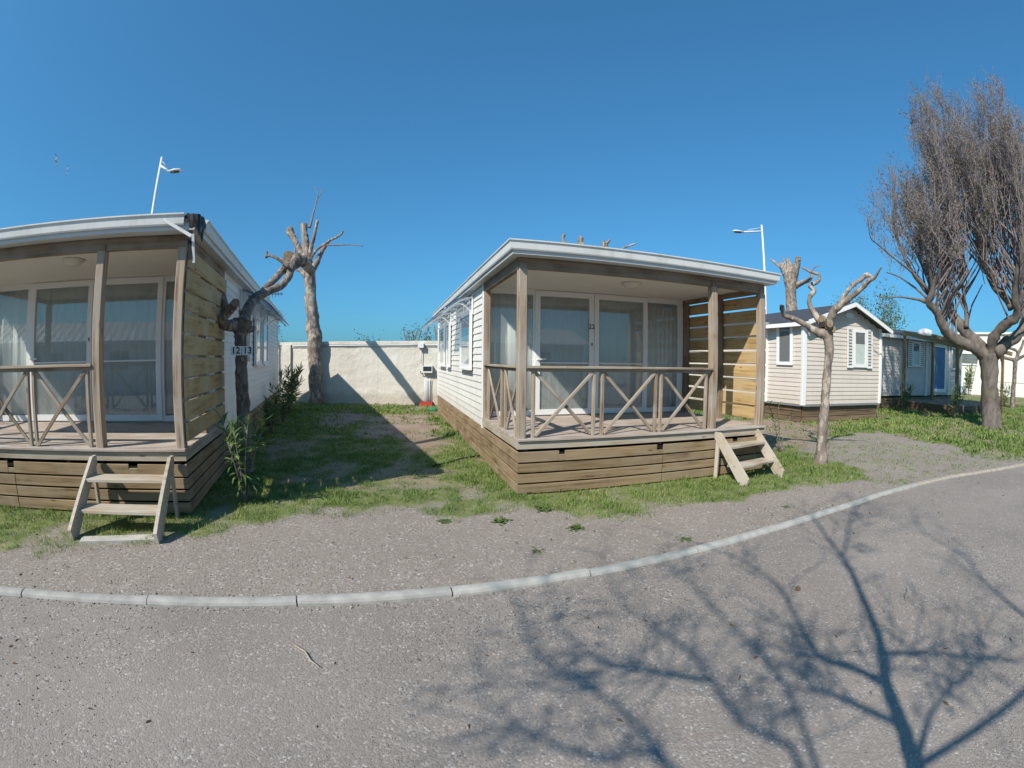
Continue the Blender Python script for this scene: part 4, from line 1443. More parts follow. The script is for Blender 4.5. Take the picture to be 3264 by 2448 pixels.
# soffit under the overhanging chamfer
slab('soffit', [(eL, CY - 0.2, zl + 0.02), (-0.06, -fo + 0.02, zl + 0.04), (0.2, 0.3, zl + 0.04), (CX + 0.05, CY + 0.2, zl + 0.02)], 0.015, 'white_frame', rf3, nrm=(0, 0, 1))
v = [(1.92 + 0.20 * math.cos(a * math.pi / 10), -0.004, 3.13 + 0.085 * math.sin(a * math.pi / 10)) for a in range(20)]
v += [(x, -0.022, z) for x, y, z in v]
mesh('badge', v, [tuple(range(19, -1, -1)), tuple(range(20, 40))] + [(i, (i + 1) % 20, (i + 1) % 20 + 20, i + 20) for i in range(20)], 'pole_white', h3)

# ---------------------------------------------------------------- second beige cabin with deck, pergola and blue door
h4 = thing('mobile_home', 'pale pinkish cabin with a blue door behind a timber pergola', 'mobile home', (14.3, 14.95, 0), 0.10)
b4 = MB().box((0.02, 0.03, 0.5), (7.1, 3.6, 2.86)).build('wall', 'pink_siding', h4)
boards(b4, (0.03, 0.028), (3.66, 0.028), 0.5, 2.84, 'pink_siding', (0, -1, 0))
boards(b4, (3.90, 0.028), (4.2, 0.028), 0.5, 2.84, 'pink_siding', (0, -1, 0))
boards(b4, (5.62, 0.028), (7.05, 0.028), 0.5, 2.84, 'pink_siding', (0, -1, 0))
for x in (0.06, 3.78, 5.86, 7.1):
    bar('corner_trim', (x, 0.0, 0.48), (x, 0.0, 2.9), 0.10 if x != 3.78 else 0.2, 0.07, 'white_frame', b4, up=(0, 1, 0))
MB().box((4.2, -0.005, 0.5), (5.62, 0.028, 2.84)).build('door_panel', 'pink_siding', b4)
dr = ring(MB(), 4.25, 5.55, -0.05, -0.006, 0.62, 2.80, 0.16).build('door', 'white_frame', h4)
MB().box((4.411, -0.035, 0.781), (5.389, -0.012, 2.639)).build('door_leaf', 'blue_door', dr)
MB().box((5.30, -0.075, 1.62), (5.37, -0.036, 1.66)).build('handle', 'white_frame', dr)
face_window(h4, 2.50, 3.15, 1.72, 2.80, 0.012, shutters=0.30)
face_window(h4, 6.05, 6.72, 1.66, 2.74, 0.012, cur=False)
slab('roof', [(-0.2, -0.25, 2.93), (7.3, -0.25, 2.93), (7.3, 1.8, 3.42), (-0.2, 1.8, 3.42)], 0.05, 'slate_roof', h4, nrm=(0, 0, 1))
slab('roof_slope', [(-0.2, 1.8, 3.42), (7.3, 1.8, 3.42), (7.3, 3.85, 2.93), (-0.2, 3.85, 2.93)], 0.05, 'slate_roof', h4, nrm=(0, 0, 1))
bar('eave_board', (-0.2, -0.27, 2.90), (7.3, -0.27, 2.90), 0.03, 0.13, 'white_frame', h4)
v, f = tube([(5.2, 1.1, 3.2), (5.2, 1.1, 3.45), (5.2, 1.1, 3.55)], [0.42, 0.38, 0.1], 14)
mesh('roof_dome', v, f, 'pole_white', h4, True)
sk4 = MB().box((0.1, 0.16, 0), (7.0, 3.5, 0.46)).build('skirting', 'dark_void', h4)  # black fill, shade painted in behind the skirting boards
for k in range(3):
    bar('skirting_board', (0.04, 0.1, 0.08 + k * 0.145), (7.0, 0.1, 0.08 + k * 0.145), 0.022, 0.132, 'skirt_timber', sk4)

dk4 = thing('garden_deck', 'low dark timber deck with a pergola in front of the blue door', 'deck', (16.10, 11.95, 0), 0.10)
DW, DL = 4.6, 2.95
for k in range(2):
    z = 0.085 + k * 0.15
    bar('rim_board', (0, 0, z), (DW, 0, z), 0.03, 0.14, 'dark_skirt_timber', dk4)
    bar('rim_board', (0.015, 0.02, z), (0.015, DL, z), 0.03, 0.14, 'dark_skirt_timber', dk4)
y = 0.0
while y < DL:
    bar('deck_board', (0, y + 0.07, 0.325), (DW, y + 0.07, 0.325), 0.138, 0.028, 'beam_timber', dk4)
    y += 0.146
for x, y, z in ((0.07, 0.07, 2.45), (0.07, 2.88, 2.98), (2.4, 2.88, 2.98), (4.5, 0.07, 2.45)):
    bar('post', (x, y, 0.34), (x, y, z), 0.12, 0.12, 'pergola_timber', dk4, up=(0, 1, 0))
for x in (0.07, 2.4, 4.5):
    bar('rafter', (x, -0.45, 2.42), (x, 2.95, 3.09), 0.07, 0.17, 'pergola_timber', dk4)
bar('plate', (-0.15, 0.07, 2.61), (4.75, 0.07, 2.61), 0.07, 0.15, 'pergola_timber', dk4)
for x0, d in ((0.07, 1), (4.5, -1)):
    bar('strut', (x0 + 0.05 * d, 0.07, 2.0), (x0 + 0.5 * d, 0.07, 2.5), 0.05, 0.07, 'pergola_timber', dk4)

# ---------------------------------------------------------------- far white building, opposite cabin behind the viewer
fb = thing('white_building', 'large plain white building beyond the blue-door cabin', 'building', (35.5, 20.0, 0), -0.9)
v = [(-6, 0, 0), (14, 0, 0), (14, 8, 0), (-6, 8, 0), (-6, 0, 4.3), (14, 0, 4.75), (14, 8, 4.75), (-6, 8, 4.3)]
mesh('wall', v, [(0, 1, 5, 4), (1, 2, 6, 5), (2, 3, 7, 6), (3, 0, 4, 7), (4, 5, 6, 7)], 'far_white', fb)
bar('coping', (-6.1, -0.05, 4.34), (14.1, -0.05, 4.80), 0.25, 0.14, 'far_white', fb)
w = ring(MB(), -5.0, -3.3, -0.08, -0.005, 2.1, 3.0, 0.10).build('window', 'white_frame', fb)
MB().box((-4.9, -0.05, 2.2), (-3.4, -0.03, 2.9)).build('pane', 'pane_glass', w)
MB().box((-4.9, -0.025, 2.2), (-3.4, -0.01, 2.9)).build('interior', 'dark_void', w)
bar('buttress', (-3.9, -0.5, 0), (-3.2, -0.15, 3.0), 0.25, 0.3, 'far_white', fb, up=(0, 1, 0))
for k in range(4):
    bar('wall_joint', (-2.5 + k * 4.0, -0.012, 1.0), (1.4 + k * 4.0, -0.012, 1.0), 0.02, 0.05, 'plaster', fb)

ob = thing('opposite_cabin', 'long cabin with a pale corrugated roof mirrored in the glass doors', 'cabin', (0, -13.0, 0), 0.15)
MB().box((-20, -5, 0), (16, 0, 2.6)).build('wall', 'white_siding', ob)
for k in range(9):
    x = -18 + k * 3.8
    w = ring(MB(), x, x + 1.3, 0.005, 0.06, 1.1, 2.2, 0.09).build('window', 'white_frame', ob)
    MB().box((x + 0.09, 0.02, 1.19), (x + 1.21, 0.03, 2.11)).build('pane', 'dark_plastic', w)
v, f = [], []
n_ = 330
for i in range(n_ + 1):
    x = -20.4 + 36.8 * i / n_
    b_ = 0.014 * math.sin(i * math.pi / 2.0 + 0.3)
    v += [(x, 0.5, 2.62 + b_), (x, -2.5, 3.75 + b_), (x, -5.5, 2.62 + b_)]
for i in range(n_):
    f += [(3 * i, 3 * i + 3, 3 * i + 4, 3 * i + 1), (3 * i + 1, 3 * i + 4, 3 * i + 5, 3 * i + 2)]
o = mesh('corrugated_roof', v, f, 'roof_sheet', ob)
s = o.modifiers.new('thickness', 'SOLIDIFY'); s.thickness = 0.01
bar('fascia', (-20.4, 0.5, 2.52), (16.4, 0.5, 2.52), 0.04, 0.16, 'white_frame', ob)

# ---------------------------------------------------------------- trees
TREES = {'A': [('trunk', [(-3.66, 5.78, 0.63, 0.103), (-3.66, 5.78, 0.98, 0.095), (-3.67, 5.77, 1.33, 0.088), (-3.67, 5.77, 1.68, 0.084), (-3.68, 5.76, 1.89, 0.084), (-3.68, 5.77, 2.02, 0.121), (-3.66, 5.78, 2.15, 0.147)]), ('branch', [(-3.65, 5.78, 2.09, 0.11), (-3.69, 5.89, 2.23, 0.075), (-3.7, 6.01, 2.36, 0.076), (-3.67, 6.16, 2.5, 0.073), (-3.57, 6.34, 2.6, 0.059), (-3.48, 6.53, 2.7, 0.06), (-3.42, 6.68, 2.85, 0.061), (-3.43, 6.8, 3.03, 0.07), (-3.42, 6.93, 3.2, 0.076), (-3.47, 7.03, 3.25, 0.064)]), ('branch', [(-3.64, 6.2, 2.53, 0.043), (-3.63, 6.36, 2.66, 0.047), (-3.56, 6.55, 2.84, 0.057), (-3.51, 6.73, 3.01, 0.062), (-3.44, 6.91, 3.09, 0.071), (-3.39, 7.08, 3.19, 0.081), (-3.42, 7.22, 3.17, 0.065)]), ('branch', [(-3.67, 5.77, 2.09, 0.103), (-3.75, 5.62, 2.06, 0.08), (-3.8, 5.49, 2.08, 0.068), (-3.75, 5.42, 2.14, 0.064), (-3.64, 5.39, 2.23, 0.063), (-3.54, 5.36, 2.3, 0.059), (-3.48, 5.29, 2.32, 0.055)]), ('branch', [(-3.8, 5.56, 2.19, 0.047), (-3.85, 5.59, 2.33, 0.055), (-3.91, 5.61, 2.44, 0.055), (-3.95, 5.64, 2.47, 0.048)]), ('branch', [(-3.59, 5.82, 2.03, 0.073), (-3.54, 5.85, 2.03, 0.048), (-3.53, 5.85, 2.05, 0.033)]), ('branch', [(-3.39, 6.62, 3.0, 0.028), (-3.52, 6.64, 3.09, 0.025), (-3.67, 6.65, 3.18, 0.023), (-3.81, 6.67, 3.22, 0.021), (-3.87, 6.72, 3.21, 0.025), (-3.91, 6.79, 3.31, 0.024)]), ('twig', [(-3.45, 6.93, 3.26, 0.015), (-3.48, 6.98, 3.38, 0.013), (-3.49, 7.06, 3.51, 0.011), (-3.53, 7.11, 3.7, 0.007)])], 
 'B': [('trunk', [(-7.06, 16.16, -0.14, 0.284), (-7.06, 16.16, 0.41, 0.246), (-7.07, 16.15, 1.1, 0.236), (-7.11, 16.14, 1.79, 0.254), (-7.1, 16.14, 2.34, 0.283), (-7.14, 16.12, 2.8, 0.255), (-7.21, 16.09, 3.39, 0.223), (-7.28, 16.06, 4.0, 0.209), (-7.31, 16.05, 4.46, 0.22), (-7.36, 16.02, 4.84, 0.239)]), ('branch', [(-7.36, 16.03, 4.74, 0.211), (-7.48, 16.05, 5.28, 0.184), (-7.59, 16.08, 5.82, 0.146), (-7.68, 16.12, 6.23, 0.128), (-7.77, 16.17, 6.62, 0.129)]), ('branch', [(-7.36, 16.03, 5.12, 0.096), (-7.28, 15.91, 5.57, 0.082), (-7.15, 15.83, 6.02, 0.067), (-7.02, 15.74, 6.61, 0.053)]), ('branch', [(-7.44, 15.99, 5.12, 0.163), (-7.73, 15.98, 5.52, 0.117), (-7.96, 16.01, 5.88, 0.108), (-8.16, 16.04, 6.18, 0.119), (-8.31, 16.1, 6.35, 0.15), (-8.35, 16.21, 6.51, 0.121)]), ('branch', [(-7.25, 16.07, 4.84, 0.144), (-7.07, 16.08, 5.12, 0.105), (-6.91, 16.07, 5.48, 0.086), (-6.74, 16.06, 5.74, 0.067), (-6.59, 16.05, 5.89, 0.048), (-6.34, 16.07, 6.0, 0.043), (-6.14, 16.07, 6.13, 0.038), (-6.11, 16.01, 6.21, 0.028)]), ('branch', [(-7.36, 16.03, 5.17, 0.077), (-7.05, 15.87, 5.5, 0.048), (-6.68, 15.74, 5.68, 0.042), (-6.4, 15.57, 5.76, 0.037)]), ('twig', [(-6.69, 15.99, 5.7, 0.029), (-6.24, 16.07, 5.7, 0.024), (-5.77, 16.13, 5.7, 0.019), (-5.33, 16.18, 5.63, 0.014)]), ('branch', [(-7.44, 15.99, 4.6, 0.115), (-7.68, 15.98, 4.8, 0.077), (-7.95, 15.97, 4.96, 0.063), (-8.3, 15.9, 5.16, 0.059), (-8.66, 15.82, 5.34, 0.054), (-8.93, 15.78, 5.43, 0.054)]), ('twig', [(-7.56, 16.26, 6.51, 0.06), (-7.53, 16.32, 6.77, 0.04), (-7.49, 16.38, 7.19, 0.03), (-7.45, 16.45, 7.57, 0.025), (-7.45, 16.49, 7.95, 0.02), (-7.6, 16.46, 8.22, 0.015)]), ('twig', [(-7.43, 16.43, 7.61, 0.02), (-7.32, 16.7, 8.22, 0.01)]), ('branch', [(-7.25, 15.95, 4.8, 0.17), (-6.9, 14.7, 4.75, 0.15), (-6.6, 13.6, 4.65, 0.14), (-6.4, 12.6, 4.55, 0.14), (-6.3, 12.2, 4.5, 0.15)])], 
 'C': [('trunk', [(5.13, 6.64, 0.12, 0.105), (5.11, 6.65, 0.44, 0.093), (5.12, 6.65, 0.82, 0.084), (5.13, 6.64, 1.19, 0.076), (5.14, 6.63, 1.56, 0.072), (5.16, 6.62, 1.82, 0.076), (5.15, 6.63, 2.04, 0.092), (5.12, 6.64, 2.19, 0.112)]), ('branch', [(5.11, 6.66, 2.13, 0.099), (4.98, 6.67, 2.14, 0.077), (4.79, 6.73, 2.24, 0.047), (4.56, 6.8, 2.35, 0.04), (4.39, 6.83, 2.39, 0.038), (4.32, 6.8, 2.47, 0.042), (4.27, 6.75, 2.54, 0.039)]), ('branch', [(5.09, 6.67, 2.25, 0.086), (5.06, 6.74, 2.33, 0.065), (5.0, 6.83, 2.48, 0.052), (4.96, 6.91, 2.63, 0.04), (4.99, 6.94, 2.76, 0.04), (5.08, 6.92, 2.86, 0.038), (5.07, 6.97, 2.93, 0.04), (5.07, 7.02, 2.97, 0.036), (5.19, 6.98, 3.04, 0.036), (5.26, 6.98, 3.12, 0.032), (5.26, 7.02, 3.19, 0.027), (5.19, 7.12, 3.23, 0.023), (5.14, 7.2, 3.28, 0.021), (5.09, 7.29, 3.34, 0.014)]), ('twig', [(5.17, 7.11, 3.22, 0.014), (5.25, 7.11, 3.32, 0.012), (5.37, 7.09, 3.37, 0.007)]), ('branch', [(5.14, 6.63, 2.25, 0.095), (5.15, 6.54, 2.39, 0.073), (5.17, 6.44, 2.52, 0.072), (5.24, 6.29, 2.63, 0.055), (5.34, 6.12, 2.74, 0.046), (5.41, 5.97, 2.85, 0.042), (5.45, 5.84, 2.94, 0.037), (5.47, 5.74, 2.97, 0.029), (5.47, 5.64, 3.04, 0.02), (5.47, 5.55, 3.11, 0.01)]), ('branch', [(5.3, 6.5, 2.6, 0.043), (5.43, 6.48, 2.79, 0.037), (5.59, 6.42, 2.96, 0.038), (5.75, 6.36, 3.07, 0.04), (5.86, 6.34, 3.14, 0.043), (5.96, 6.32, 3.11, 0.032)]), ('stump', [(5.06, 6.62, 2.28, 0.056), (5.0, 6.59, 2.35, 0.064), (4.95, 6.55, 2.36, 0.059)]), ('stump', [(5.11, 6.58, 2.23, 0.056), (5.09, 6.51, 2.27, 0.06), (5.05, 6.45, 2.28, 0.055)]), ('stump', [(5.15, 6.6, 2.15, 0.056), (5.17, 6.52, 2.2, 0.051), (5.14, 6.48, 2.2, 0.047)]), ('twig', [(5.0, 6.86, 3.08, 0.02), (5.09, 7.05, 3.1, 0.027), (5.12, 7.27, 3.07, 0.032), (5.14, 7.5, 3.04, 0.033)])], 
 'D': [('trunk', [(16.34, 24.56, 0.29, 0.348), (16.28, 24.6, 3.86, 0.334), (16.28, 24.6, 5.09, 0.32), (16.27, 24.61, 5.89, 0.336), (16.29, 24.59, 6.47, 0.399), (16.29, 24.6, 7.06, 0.462)]), ('branch', [(16.24, 24.63, 6.76, 0.338), (16.11, 24.87, 7.24, 0.279), (16.06, 25.06, 7.49, 0.233), (16.11, 25.19, 7.59, 0.203)]), ('branch', [(15.91, 24.84, 7.29, 0.123), (15.77, 25.17, 7.55, 0.085), (15.5, 25.57, 7.98, 0.055)]), ('branch', [(16.44, 24.5, 6.91, 0.307), (16.54, 24.18, 7.46, 0.199), (16.51, 23.97, 7.93, 0.153)]), ('branch', [(16.28, 24.6, 6.99, 0.308), (16.32, 24.69, 7.38, 0.263), (16.36, 24.79, 7.66, 0.155), (16.34, 24.92, 7.94, 0.094)]), ('branch', [(16.09, 24.72, 7.06, 0.138), (16.08, 24.91, 7.69, 0.078), (16.11, 25.07, 8.1, 0.039)]), ('branch', [(16.54, 24.43, 6.25, 0.184), (16.92, 24.29, 6.48, 0.138), (17.36, 24.1, 6.64, 0.124), (17.55, 24.08, 7.03, 0.093)])], 
 'E': [('trunk', [(3.3, 17.9, 0.0, 0.3), (3.3, 17.9, 2.0, 0.27), (3.35, 17.9, 3.8, 0.26), (3.3, 17.9, 4.6, 0.3)]), ('branch', [(3.3, 17.9, 4.5, 0.22), (2.7, 17.9, 5.2, 0.16), (1.96, 18.09, 6.17, 0.062), (1.97, 18.09, 6.5, 0.063)]), ('branch', [(3.3, 17.9, 4.5, 0.2), (3.0, 17.9, 5.2, 0.16), (2.62, 18.01, 6.09, 0.116), (2.6, 18.01, 6.31, 0.107), (2.65, 18.01, 6.38, 0.089)]), ('branch', [(3.4, 17.9, 4.5, 0.2), (3.7, 17.9, 5.2, 0.16), (3.52, 17.86, 6.0, 0.089), (3.46, 17.87, 6.16, 0.071), (3.44, 17.87, 6.23, 0.067)]), ('branch', [(3.7, 17.9, 5.2, 0.14), (3.57, 17.85, 6.02, 0.067), (3.67, 17.83, 6.22, 0.045), (3.72, 17.82, 6.3, 0.036)]), ('branch', [(3.5, 17.9, 4.6, 0.14), (4.0, 17.9, 5.4, 0.1), (4.19, 17.71, 5.91, 0.04), (4.42, 17.65, 6.03, 0.036), (4.67, 17.59, 6.12, 0.036)])], 
 'F': [('trunk', [(23.46, 13.45, -0.05, 0.165), (23.46, 13.47, 0.78, 0.141), (23.48, 13.43, 1.46, 0.118), (23.49, 13.41, 2.24, 0.13)]), ('branch', [(23.49, 13.41, 2.24, 0.106), (23.32, 13.71, 2.31, 0.082), (23.14, 14.01, 2.37, 0.077), (22.98, 14.26, 2.41, 0.059)]), ('branch', [(23.49, 13.41, 2.24, 0.106), (23.55, 13.3, 2.54, 0.082), (23.49, 13.4, 2.73, 0.071), (23.26, 13.81, 2.82, 0.047)]), ('branch', [(23.5, 13.39, 2.24, 0.106), (23.58, 13.25, 2.59, 0.082), (23.67, 13.1, 2.89, 0.071), (23.72, 12.99, 3.23, 0.059)]), ('branch', [(23.51, 13.38, 2.27, 0.094), (23.69, 13.04, 2.45, 0.071), (23.83, 12.79, 2.56, 0.047)])], 
 'G': [('trunk', [(14.22, 8.97, -0.09, 0.412), (14.2, 9.0, 0.19, 0.36), (14.17, 9.05, 0.74, 0.322), (14.14, 9.1, 1.35, 0.307), (14.12, 9.12, 1.85, 0.322), (14.11, 9.14, 2.15, 0.366)]), ('branch', [(14.07, 9.2, 2.09, 0.256), (13.7, 9.35, 2.29, 0.202), (13.3, 9.51, 2.42, 0.178), (12.91, 9.66, 2.52, 0.169), (12.54, 9.77, 2.72, 0.156), (12.26, 9.76, 2.97, 0.144), (11.96, 9.76, 3.3, 0.122), (11.65, 9.78, 3.51, 0.107), (11.68, 9.59, 3.85, 0.086), (11.54, 9.52, 4.31, 0.07), (11.38, 9.48, 4.77, 0.054), (11.24, 9.42, 5.33, 0.039), (11.13, 9.32, 5.89, 0.027)]), ('branch', [(14.05, 9.24, 2.15, 0.242), (14.03, 9.58, 2.46, 0.215), (13.97, 9.99, 2.78, 0.206), (13.92, 10.36, 3.18, 0.19), (13.93, 10.64, 3.43, 0.18), (14.05, 10.79, 3.72, 0.171), (14.12, 10.86, 3.76, 0.156), (14.13, 11.03, 4.26, 0.13), (14.3, 11.02, 4.86, 0.113), (14.49, 10.96, 5.55, 0.086), (14.63, 10.98, 6.43, 0.063), (14.78, 10.98, 7.34, 0.045)]), ('branch', [(14.15, 9.08, 2.19, 0.242), (14.04, 8.95, 2.49, 0.189), (14.0, 8.72, 2.78, 0.166), (14.03, 8.36, 3.02, 0.15), (14.04, 8.03, 3.15, 0.141), (13.96, 7.85, 3.4, 0.133), (13.84, 7.86, 3.6, 0.14), (13.7, 7.69, 4.08, 0.122), (13.59, 7.47, 4.55, 0.097), (13.52, 7.19, 5.17, 0.073), (13.45, 6.89, 5.96, 0.048)]), ('branch', [(14.23, 8.96, 2.16, 0.22), (14.64, 8.73, 2.52, 0.193), (15.03, 8.53, 2.73, 0.181), (15.37, 8.4, 3.12, 0.161), (15.64, 8.39, 3.62, 0.14), (15.9, 8.4, 4.17, 0.119), (16.19, 8.34, 4.83, 0.089)]), ('branch', [(13.86, 8.02, 3.44, 0.124), (13.89, 8.26, 3.77, 0.125), (13.84, 8.64, 4.11, 0.119), (13.86, 8.88, 4.54, 0.103), (13.92, 9.07, 5.17, 0.087), (13.98, 9.25, 5.9, 0.067), (14.11, 9.32, 6.81, 0.045)]), ('branch', [(13.83, 9.9, 2.95, 0.096), (13.98, 9.96, 3.38, 0.08), (14.05, 10.11, 3.93, 0.054), (14.15, 10.23, 4.58, 0.041), (14.29, 10.29, 5.41, 0.032)]), ('branch', [(11.72, 9.85, 3.53, 0.087), (11.37, 9.96, 3.57, 0.035), (10.83, 10.25, 3.62, 0.023), (10.37, 10.44, 3.57, 0.015), (9.96, 10.55, 3.65, 0.008)]), ('branch', [(11.73, 9.84, 3.88, 0.056), (11.24, 10.04, 4.34, 0.043), (10.7, 10.27, 4.73, 0.031), (10.21, 10.43, 5.08, 0.023), (9.89, 10.4, 5.24, 0.015), (9.71, 10.24, 5.78, 0.011)]), ('branch', [(11.92, 9.92, 4.12, 0.064), (11.89, 10.24, 4.85, 0.053), (11.78, 10.63, 5.66, 0.042), (11.72, 10.95, 6.47, 0.03), (11.87, 11.05, 7.26, 0.022)]), ('branch', [(12.01, 9.98, 3.71, 0.073), (11.64, 10.25, 4.27, 0.061), (11.34, 10.44, 4.92, 0.049), (11.16, 10.49, 5.61, 0.037), (11.1, 10.4, 6.37, 0.029), (11.17, 10.17, 7.38, 0.021)]), ('branch', [(13.82, 10.59, 4.74, 0.091), (13.85, 11.04, 5.54, 0.07), (13.93, 11.42, 6.61, 0.053), (14.16, 11.62, 7.82, 0.04)]), ('branch', [(14.36, 9.31, 5.2, 0.081), (14.32, 8.81, 5.77, 0.062), (14.26, 8.33, 6.62, 0.049), (14.14, 7.92, 7.47, 0.035)]), ('branch', [(11.67, 9.76, 3.55, 0.047), (11.55, 10.2, 3.93, 0.032), (11.37, 10.7, 4.3, 0.024), (11.21, 11.15, 4.49, 0.016)])]}



from mathutils import noise as mnoise


def smooth_path(pts, sub=3):
    """Catmull-Rom through (x, y, z, r) points."""
    P = [Vector(p[:3]) for p in pts]
    R = [p[3] for p in pts]
    n_ = len(P)
    op, orr = [], []
    for i in range(n_ - 1):
        p0, p1, p2, p3 = P[max(i - 1, 0)], P[i], P[i + 1], P[min(i + 2, n_ - 1)]
        for s in range(sub):
            t = s / sub
            op.append(0.5 * ((2 * p1) + (p2 - p0) * t + (2 * p0 - 5 * p1 + 4 * p2 - p3) * t * t + (3 * p1 - p0 - 3 * p2 + p3) * t ** 3))
            orr.append(R[i] + (R[i + 1] - R[i]) * t)
    op.append(P[-1])
    orr.append(R[-1])
    return op, orr


def limb(name, pts, mat, parent, org, seg=12, sub=4, wob=0.10, seed=0, cut=False):
    op, orr = smooth_path(pts, sub)
    rs = random.Random(seed)
    # swellings and kinks along the limb
    orr[-1] = min(orr[-1], orr[-2] * 1.05)
    op = [p - Vector(org) for p in op]
    v, f = tube(op, orr, seg, 0.0, rs)
    if wob > 0.03:                                # knots, ridges and flakes
        off = Vector((seed * 3.7, seed * 1.3, 0))
        nv = []
        for i, p in enumerate(v):
            c, r = op[min(i // seg, len(op) - 1)], orr[min(i // seg, len(op) - 1)]
            d = (p - c)
            k = 0.9 / max(r, 0.03)
            a = mnoise.noise(p * (k * 0.55) + off) * 0.20 + mnoise.noise(p * (k * 1.5) + off) * 0.11 + mnoise.noise(p * (k * 4) + off) * 0.05
            nv.append(c + d * (1 + a * wob / 0.07))
        v = nv
    o = mesh(name, v, f, mat, parent, True)
    if cut:                                       # a sawn end with its own rim
        o.data.materials.append(MATS['cut_wood'])
        o.data.polygons[len(f) - 1].material_index = 1
        o.data.polygons[len(f) - 1].use_smooth = False
    return o


def pollard(key, name, label, mat, base_z, seed, group='pollarded trees'):
    parts = TREES[key]
    b = parts[0][1][0]
    org = (b[0], b[1], base_z)
    t = thing(name, label, 'tree', org, 0, group)
    first = True
    for k, (nm, pts) in enumerate(parts):
        pts = list(pts)
        if first:
            x, y, z, r = pts[0]
            if z > base_z + 0.05:
                pts = [(x, y, base_z - 0.1, r * 1.25), (x, y, base_z + 0.12, r * 1.1)] + pts
            first = False
        big = max(p[3] for p in pts)
        limb(nm if nm != 'stump' else 'cut_stump', pts, mat if nm != 'twig' else 'twig_bark', t, org, 20 if big > 0.05 else 8, 8 if big > 0.03 else 3, 0.07 if big > 0.02 else 0.02, seed * 31 + k, cut=nm in ('branch', 'stump') and pts[-1][3] > 0.02)
    return t


ta = pollard('A', 'pollarded_tree', 'dark pollarded tree carrying the 12|13 plate, one thick limb leaning right', 'grey_bark', gz(-3.66, 5.78), 1)
pollard('B', 'pollarded_tree', 'tall pale pollarded tree against the cream boundary wall', 'plane_bark', gz(-6.9, 15.8), 2)
pollard('C', 'pollarded_tree', 'slim young pollarded tree with crooked arms in front of the beige gabled cabin', 'plane_bark', gz(5.13, 6.64), 3)
pollard('D', 'pollarded_tree', 'thick-headed pollarded tree rising behind the beige gabled cabin roof', 'plane_bark', 0.0, 4)
pollard('E', 'pollarded_tree', 'pollarded tree of which only sawn tips show over the roof of cabin 22', 'plane_bark', 0.0, 5)
pollard('F', 'pollarded_tree', 'small bare pollarded tree far off beside the white building', 'grey_bark', gz(23.46, 13.45), 6)

# plate with the plot numbers, fixed to the dark pollard
sgn = thing('number_plate', 'white plate reading 12|13 fixed across the dark pollarded trunk', 'sign', (-3.60, 5.665, 1.72), math.atan2(-3.60, 5.665) * -1.0)
MB().box((-0.155, -0.004, -0.06), (0.155, 0.004, 0.06)).build('plate', 'white_frame', sgn)
for body, x in (('12', -0.082), ('|', 0.0), ('13', 0.082)):
    text_mesh('digits', body, 0.125 if body != '|' else 0.105, 'black_print', sgn, Matrix.Translation((x, -0.0055, 0.0)) @ Matrix.Rotation(math.pi / 2, 4, 'X'), bold=0.002 if body != '|' else -0.001)


class Twigs:
    """Collects many thin twigs and leaf flecks of one crown in arrays."""
    def __init__(self):
        self.V, self.F, self.n = [], [], 0
        self.L, self.LT = [], []

    def twig(self, pts, r0, r1, seg=3):
        m = len(pts)
        rad = [r0 + (r1 - r0) * i / (m - 1) for i in range(m)]
        v, f = tube(pts, rad, seg, cap=False)
        self.V += [tuple(p) for p in v]
        self.F += [tuple(i + self.n for i in q) for q in f]
        self.n += len(v)

    def build(self, name, mat, parent):
        return big_mesh(name, np.array(self.V), np.array(self.F), mat, parent)


def flecks(name, C, D, size, mat, parent, tone, seed, wid=0.22):
    """Leaf-sized kite faces at points C along directions D."""
    r = np.random.default_rng(seed)
    C, D = np.asarray(C, float), np.asarray(D, float)
    N = len(C)
    D = D + r.normal(0, 0.45, (N, 3))
    D /= np.linalg.norm(D, axis=1, keepdims=True) + 1e-9
    S = np.cross(D, r.normal(0, 1, (N, 3)))
    S /= np.linalg.norm(S, axis=1, keepdims=True) + 1e-9
    s = (size * (0.55 + 0.9 * r.random(N)))[:, None]
    a = C
    b = C + D * s * 0.5 + S * s * wid * 0.5
    c = C + D * s
    d = C + D * s * 0.5 - S * s * wid * 0.5
    V = np.stack([a, b, c, d], 1).reshape(-1, 3)
    F = (np.arange(N) * 4)[:, None] + np.array([0, 1, 2, 3])
    return big_mesh(name, V, F, mat, parent, tone=np.repeat(tone, 4))


# the tall feathery tamarisk
org = (14.22, 8.97, gz(14.2, 9.0))
tam = thing('tamarisk_tree', 'tall feathery tamarisk with forked dark limbs and an upright brownish crown', 'tree', org)
rs = random.Random(77)
ends = []
for k, (nm, pts) in enumerate(TREES['G']):
    pts = list(pts)
    if k == 0:
        pts = [(14.22, 8.97, -0.15, 0.46)] + pts[1:]
    limb(nm, pts, 'tamarisk_bark', tam, org, 14 if k < 6 else 8, 4, 0.10, 400 + k)
    op, orr = smooth_path(pts, 5)
    for i, p in enumerate(op):
        if orr[i] < 0.17 and k > 0:
            ends.append((p, orr[i]))
tw = Twigs()
LC, LD, LTn = [], [], []
O = Vector(org)
ctr = Vector((14.35, 9.1, 5.0))


